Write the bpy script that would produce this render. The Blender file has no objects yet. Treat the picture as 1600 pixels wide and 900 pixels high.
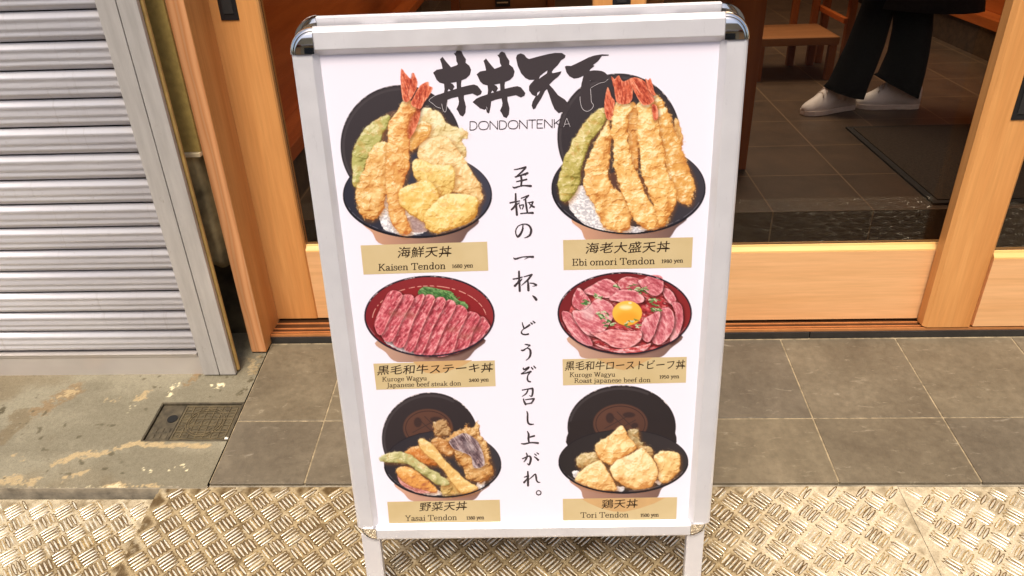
import bpy, bmesh, math, random
import numpy as np
from mathutils import Vector, Matrix
from mathutils.geometry import tessellate_polygon

random.seed(7)
scn = bpy.context.scene
C = scn.collection

# ------------------------------------------------------------------ camera
cam_d = bpy.data.cameras.new('camera')
cam = bpy.data.objects.new('camera', cam_d)
C.objects.link(cam)
cam_d.sensor_width = 36.0
cam_d.lens = 26.3066
cam_d.clip_start = 0.02
cam_d.clip_end = 500
CAM_R = Vector((0.9989761206, 0.0312926944, -0.0326722765))
CAM_U = Vector((0.0128599721, 0.4959795927, 0.8682389445))
CAM_F = Vector((-0.0433743183, 0.8677701371, -0.4950693463))
m = Matrix.Identity(4)
for i in range(3):
    m[i][0] = CAM_R[i]; m[i][1] = CAM_U[i]; m[i][2] = -CAM_F[i]
m[2][3] = 1.13285
cam.matrix_world = m
scn.camera = cam

# ------------------------------------------------------------------ sky, sun, exposure
SUN_ELEV, SUN_AZ = 63.0, 191.0          # azimuth: compass direction the light comes from (180 = behind the viewer)
w = bpy.data.worlds.new('World'); scn.world = w; w.use_nodes = True
nt = w.node_tree; nt.nodes.clear()
sky = nt.nodes.new('ShaderNodeTexSky'); sky.sky_type = 'NISHITA'; sky.sun_disc = False
sky.sun_elevation = math.radians(SUN_ELEV); sky.sun_rotation = math.radians(SUN_AZ)
sky.air_density = 1.0; sky.dust_density = 5.0; sky.ozone_density = 0.6
bg = nt.nodes.new('ShaderNodeBackground'); bg.inputs['Strength'].default_value = 0.085
wo = nt.nodes.new('ShaderNodeOutputWorld')
nt.links.new(sky.outputs[0], bg.inputs[0]); nt.links.new(bg.outputs[0], wo.inputs[0])
sl = bpy.data.lights.new('sun', 'SUN'); sl.energy = 2.2; sl.angle = math.radians(24); sl.color = (1.0, 0.90, 0.77)
so = bpy.data.objects.new('sun', sl); C.objects.link(so)
az, el = math.radians(SUN_AZ), math.radians(SUN_ELEV)
to_sun = Vector((math.sin(az) * math.cos(el), math.cos(az) * math.cos(el), math.sin(el)))
so.rotation_euler = to_sun.to_track_quat('Z', 'Y').to_euler()
so.location = (0, -2, 4)
vs = scn.view_settings
vs.view_transform = 'Standard'; vs.look = 'None'; vs.exposure = 0.84; vs.gamma = 1.0; vs.use_curve_mapping = False

# ------------------------------------------------------------------ ground model (the entrance ramp climbs to the door)
SLOPE, YD = 0.1054, 1.7115
def gz(y): return SLOPE * (y - YD)

def s2l(c):
    c = np.asarray(c, float)
    return np.where(c <= 0.04045, c / 12.92, ((c + 0.055) / 1.055) ** 2.4)
def rgb(r, g, b):
    return tuple(float(v) for v in s2l([r / 255, g / 255, b / 255])) + (1.0,)

# ------------------------------------------------------------------ materials
class NT:
    def __init__(self, name):
        self.m = bpy.data.materials.new(name); self.m.use_nodes = True
        self.t = self.m.node_tree; self.t.nodes.clear()
        self.out = self.n('ShaderNodeOutputMaterial')
        self.b = self.n('ShaderNodeBsdfPrincipled')
        self.l(self.b.outputs[0], self.out.inputs[0])
    def n(self, kind, **kw):
        nd = self.t.nodes.new(kind)
        for k, v in kw.items(): setattr(nd, k, v)
        return nd
    def l(self, a, b): self.t.links.new(a, b)
    def set(self, **kw):
        for k, v in kw.items():
            self.b.inputs[k.replace('_', ' ')].default_value = v
        return self
    def coords(self, scale=(1, 1, 1), rot=(0, 0, 0), kind='Object'):
        tc = self.n('ShaderNodeTexCoord'); mp = self.n('ShaderNodeMapping')
        mp.inputs['Scale'].default_value = scale; mp.inputs['Rotation'].default_value = rot
        self.l(tc.outputs[kind], mp.inputs[0]); return mp.outputs[0]
    def noise(self, vec, scale, detail=4, rough=0.55, dist=0.0):
        nz = self.n('ShaderNodeTexNoise'); nz.inputs['Scale'].default_value = scale
        nz.inputs['Detail'].default_value = detail; nz.inputs['Roughness'].default_value = rough
        nz.inputs['Distortion'].default_value = dist
        if vec is not None: self.l(vec, nz.inputs['Vector'])
        return nz.outputs['Fac']
    def ramp(self, fac, stops):
        r = self.n('ShaderNodeValToRGB'); e = r.color_ramp.elements
        while len(e) < len(stops): e.new(0.5)
        for el_, (p, c) in zip(e, stops): el_.position = p; el_.color = c
        self.l(fac, r.inputs[0]); return r.outputs[0]
    def mix(self, fac, a, b, blend='MIX'):
        x = self.n('ShaderNodeMix', data_type='RGBA', blend_type=blend)
        for sock, v in ((x.inputs[0], fac), (x.inputs[6], a), (x.inputs[7], b)):
            if isinstance(v, (int, float, tuple)): sock.default_value = v
            else: self.l(v, sock)
        return x.outputs[2]
    def attr(self, name):
        a = self.n('ShaderNodeAttribute'); a.attribute_name = name; return a
    def bump(self, h, strength=0.2, dist=0.002):
        b = self.n('ShaderNodeBump'); b.inputs['Strength'].default_value = strength
        b.inputs['Distance'].default_value = dist
        self.l(h, b.inputs['Height']); self.l(b.outputs[0], self.b.inputs['Normal']); return b
    def col(self, s): self.l(s, self.b.inputs['Base Color']) if not isinstance(s, tuple) else self.set(Base_Color=s); return self
    def rough(self, s): self.l(s, self.b.inputs['Roughness']); return self

def m_plain(name, color, rough=0.5, metal=0.0, var=0.06, nscale=30.0, bump=0.0):
    k = NT(name); v = k.coords()
    f = k.noise(v, nscale, 3)
    lo = tuple(c * (1 - var * 2) for c in color[:3]) + (1,); hi = tuple(min(1, c * (1 + var * 2)) for c in color[:3]) + (1,)
    k.col(k.ramp(f, [(0.3, lo), (0.7, hi)])); k.set(Roughness=rough, Metallic=metal)
    if bump: k.bump(k.noise(v, nscale * 6, 3), bump)
    return k.m

def m_wood(name, a, b, axis, rough=0.42, scale=1.0):
    k = NT(name)
    sc = {'x': (0.5, 9, 9), 'y': (9, 0.5, 9), 'z': (9, 9, 0.5)}[axis]
    sc = tuple(s * scale for s in sc)
    v = k.coords(sc)
    f1 = k.noise(v, 2.2, 5, 0.6, 0.6)
    f2 = k.noise(v, 14, 3, 0.6)
    c = k.ramp(f1, [(0.3, a), (0.52, tuple((x + y) / 2 for x, y in zip(a, b))), (0.72, b)])
    c2 = k.ramp(f2, [(0.3, (0.80, 0.77, 0.72, 1)), (0.65, (1, 1, 1, 1))])
    k.col(k.mix(0.55, c, c2, 'MULTIPLY')); k.set(Roughness=rough)
    k.b.inputs['Specular IOR Level'].default_value = 0.3
    k.bump(f2, 0.05, 0.001)
    return k.m

def m_grainwood(name, a, b, rough=0.5):
    # flat-sawn board: cathedral grain running up the post
    k = NT(name); v = k.coords((1, 1, 0.13))
    wv = k.n('ShaderNodeTexWave', wave_type='RINGS', rings_direction='Y')
    wv.inputs['Scale'].default_value = 13; wv.inputs['Distortion'].default_value = 6.0
    wv.inputs['Detail'].default_value = 2.5; wv.inputs['Detail Scale'].default_value = 1.2
    k.l(v, wv.inputs[0])
    f = k.noise(k.coords((40, 40, 1.5)), 3, 3)
    c = k.ramp(wv.outputs['Fac'], [(0.0, a), (0.75, b), (0.95, tuple(x * 0.82 for x in a[:3]) + (1,))])
    c2 = k.ramp(f, [(0.3, (0.86, 0.83, 0.8, 1)), (0.7, (1, 1, 1, 1))])
    k.col(k.mix(0.7, c, c2, 'MULTIPLY')); k.set(Roughness=rough)
    return k.m

M = {}
def mats():
    M['door_z'] = m_wood('cedar_upright', rgb(204, 138, 76), rgb(226, 166, 102), 'z')
    M['door_x'] = m_wood('cedar_rail', rgb(222, 168, 114), rgb(238, 188, 136), 'x')
    M['post'] = m_grainwood('cedar_post', rgb(226, 166, 116), rgb(206, 138, 86))
    M['edge'] = m_wood('cedar_edge', rgb(228, 178, 108), rgb(240, 198, 130), 'x')
    M['dark_wood_z'] = m_wood('interior_wood_upright', rgb(136, 80, 42), rgb(164, 100, 56), 'z')
    M['dark_wood_x'] = m_wood('interior_wood_rail', rgb(142, 96, 58), rgb(170, 118, 74), 'x')
    M['dark_wood_y'] = m_wood('interior_wood_bench', rgb(168, 84, 34), rgb(196, 108, 50), 'y')
    M['plaster'] = m_plain('mustard_plaster', rgb(176, 150, 82), 0.9, 0, 0.07, 60, 0.3)
    M['ledge'] = m_plain('pale_ledge', rgb(226, 208, 168), 0.6)
    M['stone'] = m_plain('rough_concrete_block', rgb(150, 134, 96), 0.9, 0, 0.28, 16, 0.6)
    M['recess'] = m_plain('grimy_wall', rgb(84, 76, 58), 0.9, 0, 0.35, 14, 0.4)
    M['batten'] = m_plain('ochre_strip', rgb(190, 156, 92), 0.45, 0, 0.1)
    M['rustgap'] = m_plain('rusty_backing', rgb(70, 46, 26), 0.8, 0, 0.3)
    M['black'] = m_plain('black_metal', (0.012, 0.012, 0.013, 1), 0.38)
    M['rubber'] = m_plain('black_rubber', (0.015, 0.014, 0.013, 1), 0.7)
    M['stonesill'] = m_plain('black_stone_sill', (0.03, 0.028, 0.026, 1), 0.22)
    M['track'] = m_plain('bronze_track', rgb(92, 62, 40), 0.35, 0.6)
    M['trackrail'] = m_plain('brass_rail', rgb(222, 150, 92), 0.3, 0.5)
    # painted shutter steel
    k = NT('shutter_steel'); v = k.coords((0.6, 6, 6))
    f = k.noise(v, 4, 4)
    d = k.noise(k.coords((6, 6, 10)), 9, 5, 0.7)
    c = k.ramp(f, [(0.3, rgb(202, 200, 205)), (0.7, rgb(220, 218, 221))])
    dd = k.ramp(d, [(0.62, (0, 0, 0, 1)), (0.80, (1, 1, 1, 1))])
    dr = k.ramp(k.noise(k.coords((26, 1, 1.2)), 3.0, 5, 0.7), [(0.58, (0, 0, 0, 1)), (0.74, (1, 1, 1, 1))])
    c = k.mix(k.mix(0.30, (0, 0, 0, 1), dr), c, rgb(160, 150, 138))
    k.col(k.mix(k.mix(0.5, (0, 0, 0, 1), dd), c, rgb(150, 138, 124)))
    k.set(Roughness=0.35, Metallic=0.25); k.bump(k.noise(k.coords((2.5, 8, 14)), 2.0, 3), 0.35, 0.006); M['shutter'] = k.m
    M['shutter_bar'] = m_plain('shutter_bottom_bar', rgb(206, 200, 196), 0.3, 0.5, 0.05, 5)
    k = NT('guide_rail_aluminium'); v = k.coords((8, 8, 1))
    c = k.ramp(k.noise(v, 6, 5, 0.65), [(0.3, rgb(176, 172, 168)), (0.7, rgb(198, 194, 190))])
    s = k.ramp(k.noise(k.coords((30, 30, 12)), 2.2, 4, 0.7), [(0.66, (0, 0, 0, 1)), (0.74, (1, 1, 1, 1))])
    k.col(k.mix(k.mix(0.55, (0, 0, 0, 1), s), c, rgb(140, 126, 108))); k.set(Roughness=0.45, Metallic=0.3); M['guide'] = k.m
    # sign
    k = NT('satin_aluminium'); v = k.coords((3, 3, 3))
    c = k.ramp(k.noise(v, 4, 4), [(0.3, rgb(220, 219, 224)), (0.7, rgb(230, 229, 233))])
    scf = k.ramp(k.noise(k.coords((14, 14, 3)), 9, 6, 0.75), [(0.60, (1, 1, 1, 1)), (0.75, (0.80, 0.79, 0.80, 1))])
    k.col(k.mix(0.7, c, scf, 'MULTIPLY')); k.set(Metallic=0.35)
    k.rough(k.ramp(k.noise(v, 12, 5, 0.7), [(0.3, (0.28, 0.28, 0.28, 1)), (0.7, (0.46, 0.46, 0.46, 1))]))
    k.bump(k.noise(k.coords((60, 60, 6)), 8, 4, 0.7), 0.06, 0.001); M['alu'] = k.m
    M['chrome'] = NT('chrome').set(Base_Color=(0.86, 0.85, 0.84, 1), Metallic=1.0, Roughness=0.06).m
    k = NT('poster_paper'); k.set(Base_Color=tuple(PAPER) + (1,), Roughness=0.5)
    k.b.inputs['Specular IOR Level'].default_value = 0.25
    M['paper'] = k.m
    k = NT('poster_print'); a = k.attr('Col'); k.l(a.outputs['Color'], k.b.inputs['Base Color'])
    k.set(Roughness=0.5); k.b.inputs['Specular IOR Level'].default_value = 0.25; M['print'] = k.m
    M['ink'] = NT('black_ink').set(Base_Color=rgb(58, 50, 54), Roughness=0.5).m
    M['ink2'] = NT('brown_ink').set(Base_Color=rgb(44, 26, 12), Roughness=0.5).m
    M['ink_white'] = NT('white_ink').set(Base_Color=rgb(214, 208, 212), Roughness=0.5).m
    M['sheet_back'] = m_plain('grey_back_sheet', rgb(120, 120, 124), 0.6)
    # floor tiles
    k = NT('floor_tile')
    gi = k.n('ShaderNodeNewGeometry'); v = k.coords((1, 1, 1))
    f = k.noise(v, 5.0, 8, 0.66, 0.4); f2 = k.noise(v, 60, 8, 0.72); f3 = k.noise(k.coords((3, 9, 1)), 7, 6, 0.7, 0.6)
    c = k.ramp(f, [(0.28, rgb(92, 82, 66)), (0.5, rgb(108, 98, 80)), (0.74, rgb(128, 117, 97))])
    c = k.mix(0.8, c, k.ramp(f2, [(0.3, (0.66, 0.66, 0.67, 1)), (0.62, (1.0, 1.0, 1.0, 1)), (0.75, (1.14, 1.13, 1.1, 1))]), 'MULTIPLY')
    sc_ = k.ramp(f3, [(0.60, (0, 0, 0, 1)), (0.74, (1, 1, 1, 1))])
    c = k.mix(k.mix(0.5, (0, 0, 0, 1), sc_), c, rgb(178, 168, 146))
    rr = k.ramp(gi.outputs['Random Per Island'], [(0.0, (0.82, 0.82, 0.86, 1)), (1.0, (1.10, 1.08, 1.02, 1))])
    c = k.mix(1.0, c, rr, 'MULTIPLY')
    k.col(c); k.rough(k.ramp(f2, [(0.3, (0.42, 0.42, 0.42, 1)), (0.7, (0.62, 0.62, 0.62, 1))])); k.bump(f2, 0.12, 0.002)
    M['tile'] = k.m
    M['grout'] = m_plain('grout', rgb(142, 127, 100), 0.9, 0, 0.2, 60)
    k = NT('bare_concrete'); a = k.attr('Col'); v = k.coords()
    f = k.noise(v, 110, 8, 0.75); g = k.noise(v, 420, 3, 0.7)
    c = k.mix(0.8, a.outputs['Color'], k.ramp(f, [(0.3, (0.66, 0.65, 0.62, 1)), (0.62, (1.0, 1.0, 1.0, 1))]), 'MULTIPLY')
    c = k.mix(0.7, c, k.ramp(g, [(0.34, (0.62, 0.60, 0.56, 1)), (0.5, (1, 1, 1, 1)), (0.72, (1.12, 1.1, 1.06, 1))]), 'MULTIPLY')
    k.col(c); k.set(Roughness=0.6); k.bump(k.noise(v, 120, 8, 0.75), 0.5, 0.003); M['concrete'] = k.m
    M['kerb'] = m_plain('kerb_concrete', rgb(140, 130, 112), 0.85, 0, 0.2, 25, 0.4)
    M['asphalt'] = m_plain('asphalt', (0.05, 0.048, 0.045, 1), 0.9, 0, 0.3, 80, 0.5)
    # checker plate: worn aluminium with grime kept in the hollows (attribute: R grime amount)
    k = NT('checker_plate_steel'); a = k.attr('Col'); v = k.coords()
    f = k.noise(v, 45, 6, 0.7); g = k.noise(v, 260, 6, 0.75)
    c = k.mix(0.5, a.outputs['Color'], k.ramp(f, [(0.28, (0.55, 0.52, 0.46, 1)), (0.66, (1, 1, 1, 1))]), 'MULTIPLY')
    c = k.mix(0.85, c, k.ramp(g, [(0.34, (0.60, 0.55, 0.46, 1)), (0.5, (1, 1, 1, 1)), (0.7, (1.12, 1.11, 1.08, 1))]), 'MULTIPLY')
    k.col(c); k.set(Metallic=0.25)
    k.rough(k.ramp(f, [(0.3, (0.5, 0.5, 0.5, 1)), (0.7, (0.34, 0.34, 0.34, 1))]))
    k.bump(g, 0.18, 0.0015); M['plate'] = k.m
    k = NT('checker_plate_rib'); v = k.coords()
    f = k.noise(v, 60, 5, 0.7)
    k.col(k.ramp(f, [(0.3, rgb(206, 190, 154)), (0.6, rgb(248, 240, 220))])); k.set(Metallic=0.55, Roughness=0.24); M['rib'] = k.m
    M['grime'] = m_plain('rib_outline_dark', rgb(92, 72, 42), 0.9, 0, 0.3, 200)  # dark tone of the flat outline laid around each rib
    M['outline_pale'] = m_plain('rib_outline_pale', rgb(142, 120, 80), 0.9, 0, 0.3, 200)
    k = NT('cast_iron'); v = k.coords()
    f = k.noise(v, 40, 5, 0.7)
    k.col(k.ramp(f, [(0.3, rgb(62, 54, 40)), (0.7, rgb(100, 90, 66))])); k.set(Roughness=0.6, Metallic=0.2); k.bump(f, 0.3, 0.002); M['iron'] = k.m
    M['iron_dark'] = m_plain('cast_iron_dark', rgb(76, 68, 52), 0.6, 0.2, 0.25, 50, 0.2)
    M['iron_rib'] = m_plain('cast_iron_worn', rgb(98, 86, 62), 0.55, 0.2, 0.25, 60, 0.2)
    M['hole'] = m_plain('hole_dark', (0.004, 0.004, 0.004, 1), 0.9)
    # interior floor
    k = NT('interior_tile'); v = k.coords()
    f = k.noise(v, 6, 7, 0.65, 0.3)
    br = k.n('ShaderNodeTexBrick'); br.offset = 0.0; br.squash = 1.0
    br.inputs['Scale'].default_value = 1.0; br.inputs['Mortar Size'].default_value = 0.0028
    br.inputs['Mortar Smooth'].default_value = 0.1
    br.inputs['Brick Width'].default_value = 0.3038; br.inputs['Row Height'].default_value = 0.3
    mp = k.n('ShaderNodeMapping'); mp.inputs['Location'].default_value = (-0.7059, -2.1398 , 0)
    tc = k.n('ShaderNodeTexCoord'); k.l(tc.outputs['Object'], mp.inputs[0]); k.l(mp.outputs[0], br.inputs[0])
    c = k.ramp(f, [(0.3, rgb(68, 55, 42)), (0.7, rgb(96, 78, 60))])
    k.col(k.mix(br.outputs['Fac'], c, rgb(128, 106, 80))); k.set(Roughness=0.45); M['int_tile'] = k.m
    k = NT('riser_tile'); v = k.coords()
    f = k.noise(v, 6, 7, 0.65, 0.3)
    sx = k.n('ShaderNodeSeparateXYZ'); tc = k.n('ShaderNodeTexCoord'); k.l(tc.outputs['Object'], sx.inputs[0])
    def mth(op, a, b):
        q = k.n('ShaderNodeMath', operation=op)
        for s_, v_ in ((q.inputs[0], a), (q.inputs[1], b)):
            if isinstance(v_, (int, float)): s_.default_value = v_
            else: k.l(v_, s_)
        return q.outputs[0]
    t_ = mth('ADD', sx.outputs[0], 30.38 - 0.7059 + 0.1519); t_ = mth('MODULO', t_, 0.3038); t_ = mth('SUBTRACT', t_, 0.1519)
    t_ = mth('ABSOLUTE', t_, 0); t_ = mth('LESS_THAN', t_, 0.0022)
    k.col(k.mix(t_, k.ramp(f, [(0.3, rgb(64, 54, 42)), (0.7, rgb(90, 76, 58))]), rgb(140, 120, 92))); k.set(Roughness=0.5); M['riser'] = k.m
    k = NT('mat_pile'); v = k.coords()
    k.col(k.ramp(k.noise(v, 110, 3, 0.7), [(0.3, rgb(46, 38, 30)), (0.7, rgb(76, 64, 50))])); k.set(Roughness=0.95)
    k.bump(k.noise(v, 220, 2), 0.6, 0.004); M['mat'] = k.m
    M['kick'] = m_plain('dark_kick_board', rgb(70, 54, 38), 0.6, 0, 0.2)
    M['int_wall'] = m_plain('brown_wall', rgb(110, 66, 36), 0.7, 0, 0.12, 8)
    M['ceiling'] = m_plain('shop_ceiling', rgb(190, 170, 140), 0.8)
    M['facade'] = m_plain('facade_render', rgb(188, 172, 140), 0.9)
    M['pale'] = m_plain('pale_board', rgb(224, 180, 160), 0.6)
    M['white_paper'] = m_plain('white_paper', rgb(232, 226, 224), 0.7)
    # glass: clear sheet with fresnel mirror
    k = NT('door_glass'); k.t.nodes.remove(k.b)
    tr = k.n('ShaderNodeBsdfTransparent'); tr.inputs[0].default_value = (0.80, 0.78, 0.76, 1)
    gl = k.n('ShaderNodeBsdfGlossy'); gl.inputs['Roughness'].default_value = 0.01
    fr = k.n('ShaderNodeFresnel'); fr.inputs[0].default_value = 1.28
    mx = k.n('ShaderNodeMixShader'); k.l(fr.outputs[0], mx.inputs[0]); k.l(tr.outputs[0], mx.inputs[1]); k.l(gl.outputs[0], mx.inputs[2])
    k.l(mx.outputs[0], k.out.inputs[0]); M['glass'] = k.m
    # person
    M['skin'] = m_plain('skin', rgb(216, 168, 138), 0.5, 0, 0.03)
    M['cloth_black'] = m_plain('black_cloth', (0.006, 0.006, 0.0065, 1), 0.9, 0, 0.2, 120, 0.2)
    M['cloth_black'].node_tree.nodes['Principled BSDF'].inputs['Specular IOR Level'].default_value = 0.1
    M['coat'] = m_plain('black_coat', (0.012, 0.011, 0.012, 1), 0.9, 0, 0.2, 90, 0.2)
    M['hair'] = m_plain('dark_hair', (0.015, 0.011, 0.009, 1), 0.5)
    M['shoe'] = m_plain('white_leather', rgb(250, 246, 244), 0.5, 0, 0.04)
    M['sole'] = m_plain('white_sole', rgb(232, 222, 214), 0.6, 0, 0.04)
    M['red_cloth'] = m_plain('red_awning', rgb(150, 50, 40), 0.8)
    M['chip'] = m_plain('white_chip', rgb(236, 232, 220), 0.7)

PAPER = s2l([234 / 255, 229 / 255, 242 / 255])
mats()

# ------------------------------------------------------------------ object helpers
def link(o, parent=None):
    C.objects.link(o)
    if parent is not None: o.parent = parent
    return o
def tag(o, label=None, cat=None, group=None, kind=None):
    if label: o['label'] = label
    if cat: o['category'] = cat
    if group: o['group'] = group
    if kind: o['kind'] = kind
    return o
def thing(name, loc, label, cat, group=None):
    o = bpy.data.objects.new(name, None); o.empty_display_size = 0.1
    o.location = loc; link(o); tag(o, label, cat, group); return o
def wloc(p):
    v = Vector((0, 0, 0))
    while p is not None: v += p.location; p = p.parent
    return v

class MB:
    """collects shapes given in world coordinates and links them as one mesh"""
    def __init__(self): self.v = []; self.f = []; self.mi = []; self.sm = []
    def add(self, vs, fs, mi=0, smooth=False):
        b = len(self.v); self.v += [tuple(x) for x in vs]
        for f in fs: self.f.append(tuple(b + i for i in f)); self.mi.append(mi); self.sm.append(smooth)
        return self
    def box(self, x0, x1, y0, y1, z0, z1, mi=0):
        return self.obox(lambda a, b, c: (a, b, c), x0, x1, y0, y1, z0, z1, mi)
    def obox(self, T, x0, x1, y0, y1, z0, z1, mi=0):
        vs = [T(x, y, z) for z in (z0, z1) for y in (y0, y1) for x in (x0, x1)]
        return self.add(vs, [(0, 2, 3, 1), (4, 5, 7, 6), (0, 1, 5, 4), (2, 6, 7, 3), (0, 4, 6, 2), (1, 3, 7, 5)], mi)
    def extrude(self, prof, T, a0, a1, mi=0, smooth=False, closed=True):
        """prof: list of (p,q); T(a,p,q) -> world; runs from a0 to a1"""
        n = len(prof)
        vs = [T(a0, p, q) for p, q in prof] + [T(a1, p, q) for p, q in prof]
        fs = [(i, (i + 1) % n, n + (i + 1) % n, n + i) for i in range(n if closed else n - 1)]
        self.add(vs, fs, mi, smooth)
        if closed: self.add(vs, [tuple(range(n))[::-1], tuple(range(n, 2 * n))], mi)
        return self
    def loft(self, rings, mi=0, caps=True, smooth=True):
        n = len(rings[0]); vs = [p for r in rings for p in r]; fs = []
        for k in range(len(rings) - 1):
            for i in range(n):
                fs.append((k * n + i, k * n + (i + 1) % n, (k + 1) * n + (i + 1) % n, (k + 1) * n + i))
        if caps: fs += [tuple(range(n))[::-1], tuple(range((len(rings) - 1) * n, len(rings) * n))]
        return self.add(vs, fs, mi, smooth)
    def tube(self, path, r, n=8, mi=0):
        rings = []
        path = [Vector(p) for p in path]
        for i, p in enumerate(path):
            d = (path[min(i + 1, len(path) - 1)] - path[max(i - 1, 0)]).normalized()
            a = d.orthogonal().normalized() if abs(d.z) > 0.9 else d.cross(Vector((0, 0, 1))).normalized()
            b = d.cross(a)
            rr = r[i] if isinstance(r, (list, tuple)) else r
            rings.append([p + rr * (math.cos(t) * a + math.sin(t) * b) for t in [2 * math.pi * q / n for q in range(n)]])
        return self.loft(rings, mi)
    def build(self, name, mat, parent=None, bevel=0.0, segs=2, recalc=True):
        me = bpy.data.meshes.new(name)
        off = wloc(parent) if parent is not None else Vector((0, 0, 0))
        me.from_pydata([(x - off.x, y - off.y, z - off.z) for x, y, z in self.v], [], self.f)
        for mm in (mat if isinstance(mat, (list, tuple)) else [mat]): me.materials.append(mm)
        me.polygons.foreach_set('material_index', self.mi)
        me.polygons.foreach_set('use_smooth', self.sm)
        if recalc:
            bm = bmesh.new(); bm.from_mesh(me); bmesh.ops.recalc_face_normals(bm, faces=bm.faces); bm.to_mesh(me); bm.free()
        o = bpy.data.objects.new(name, me); link(o, parent)
        if bevel:
            md = o.modifiers.new('edge', 'BEVEL'); md.width = bevel; md.segments = segs; md.limit_method = 'ANGLE'
            md.angle_limit = math.radians(40)
        return o

# ------------------------------------------------------------------ numeric noise for printed pictures and stains
class Noise:
    def __init__(self, seed): self.t = np.random.RandomState(seed).rand(256, 256)
    def v(self, x, y):
        xi = np.floor(x).astype(int); yi = np.floor(y).astype(int); fx = x - xi; fy = y - yi
        fx = fx * fx * (3 - 2 * fx); fy = fy * fy * (3 - 2 * fy)
        a, b, c, d = (self.t[(yi + j) & 255, (xi + i) & 255] for j in (0, 1) for i in (0, 1))
        return (a * (1 - fx) + b * fx) * (1 - fy) + (c * (1 - fx) + d * fx) * fy
    def fbm(self, x, y, o=4, g=0.5):
        s = 0; a = 1; n = 0
        for k in range(o):
            s = s + a * self.v(x + 17.3 * k, y + 9.1 * k); n += a; a *= g; x = x * 2.03; y = y * 2.03
        return s / n
def sstep(a, b, x):
    t = np.clip((x - a) / (b - a), 0, 1); return t * t * (3 - 2 * t)
def catmull(pts, n=5, closed=True):
    P = np.array(pts, float); out = []; L = len(P)
    rng = range(L) if closed else range(L - 1)
    for i in rng:
        if closed: p0, p1, p2, p3 = P[i - 1], P[i], P[(i + 1) % L], P[(i + 2) % L]
        else: p0, p1, p2, p3 = P[max(i - 1, 0)], P[i], P[i + 1], P[min(i + 2, L - 1)]
        for k in range(n):
            t = k / n
            out.append(0.5 * ((2 * p1) + (p2 - p0) * t + (2 * p0 - 5 * p1 + 4 * p2 - p3) * t * t + (3 * p1 - p0 - 3 * p2 + p3) * t ** 3))
    if not closed: out.append(P[-1])
    return np.array(out)
def poly_sd(poly, X, Y):
    """signed distance, positive inside"""
    d2 = np.full(X.shape, 1e18); ins = np.zeros(X.shape, bool)
    n = len(poly)
    for i in range(n):
        ax, ay = poly[i - 1]; bx, by = poly[i]
        ex, ey = bx - ax, by - ay; L = ex * ex + ey * ey + 1e-12
        t = np.clip(((X - ax) * ex + (Y - ay) * ey) / L, 0, 1)
        d2 = np.minimum(d2, (X - ax - t * ex) ** 2 + (Y - ay - t * ey) ** 2)
        c = (ay > Y) != (by > Y)
        ins ^= c & (X < (ex) * (Y - ay) / (ey if abs(ey) > 1e-9 else 1e-9) + ax)
    d = np.sqrt(d2); return np.where(ins, d, -d)
def line_d(pts, X, Y):
    d2 = np.full(X.shape, 1e18)
    for (ax, ay), (bx, by) in zip(pts[:-1], pts[1:]):
        ex, ey = bx - ax, by - ay; L = ex * ex + ey * ey + 1e-12
        t = np.clip(((X - ax) * ex + (Y - ay) * ey) / L, 0, 1)
        d2 = np.minimum(d2, (X - ax - t * ex) ** 2 + (Y - ay - t * ey) ** 2)
    return np.sqrt(d2)
def grid_mesh(name, P, col, keep=None, mat=None, parent=None):
    """P (ny,nx,3) world points, col (ny,nx,3) linear colour, keep (ny,nx) bool"""
    ny, nx = P.shape[:2]
    idx = np.arange(ny * nx).reshape(ny, nx)
    q = np.stack([idx[:-1, :-1], idx[:-1, 1:], idx[1:, 1:], idx[1:, :-1]], -1).reshape(-1, 4)
    V = P.reshape(-1, 3); K = col.reshape(-1, 3)
    if keep is not None:
        kk = (keep[:-1, :-1] | keep[:-1, 1:] | keep[1:, 1:] | keep[1:, :-1]).reshape(-1); q = q[kk]
        used = np.unique(q); mp = np.full(ny * nx, -1); mp[used] = np.arange(len(used)); q = mp[q]; V = V[used]; K = K[used]
    off = np.array(wloc(parent)) if parent is not None else np.zeros(3)
    V = V - off
    me = bpy.data.meshes.new(name)
    me.vertices.add(len(V)); me.vertices.foreach_set('co', V.astype(np.float32).ravel())
    me.loops.add(len(q) * 4); me.loops.foreach_set('vertex_index', q.astype(np.int32).ravel())
    me.polygons.add(len(q)); me.polygons.foreach_set('loop_start', (np.arange(len(q)) * 4).astype(np.int32))
    me.polygons.foreach_set('loop_total', np.full(len(q), 4, np.int32)) if False else None
    me.update(calc_edges=True)
    a = me.color_attributes.new('Col', 'FLOAT_COLOR', 'POINT')
    a.data.foreach_set('color', np.c_[K, np.ones(len(K))].astype(np.float32).ravel())
    me.materials.append(mat)
    o = bpy.data.objects.new(name, me); link(o, parent); return o
# ================================================================== SETTING
# street sheet to the horizon, below the ramp plates
b = MB(); b.add([(-80, -80, -0.19), (80, -80, -0.19), (80, 0.55, -0.19), (-80, 0.55, -0.19)], [(0, 1, 2, 3)])
b.add([(-80, 0.55, -0.19), (80, 0.55, -0.19), (80, 80, -0.19), (-80, 80, -0.19)], [(0, 1, 2, 3)])
tag(b.build('ground', M['asphalt']), kind='structure')

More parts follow.
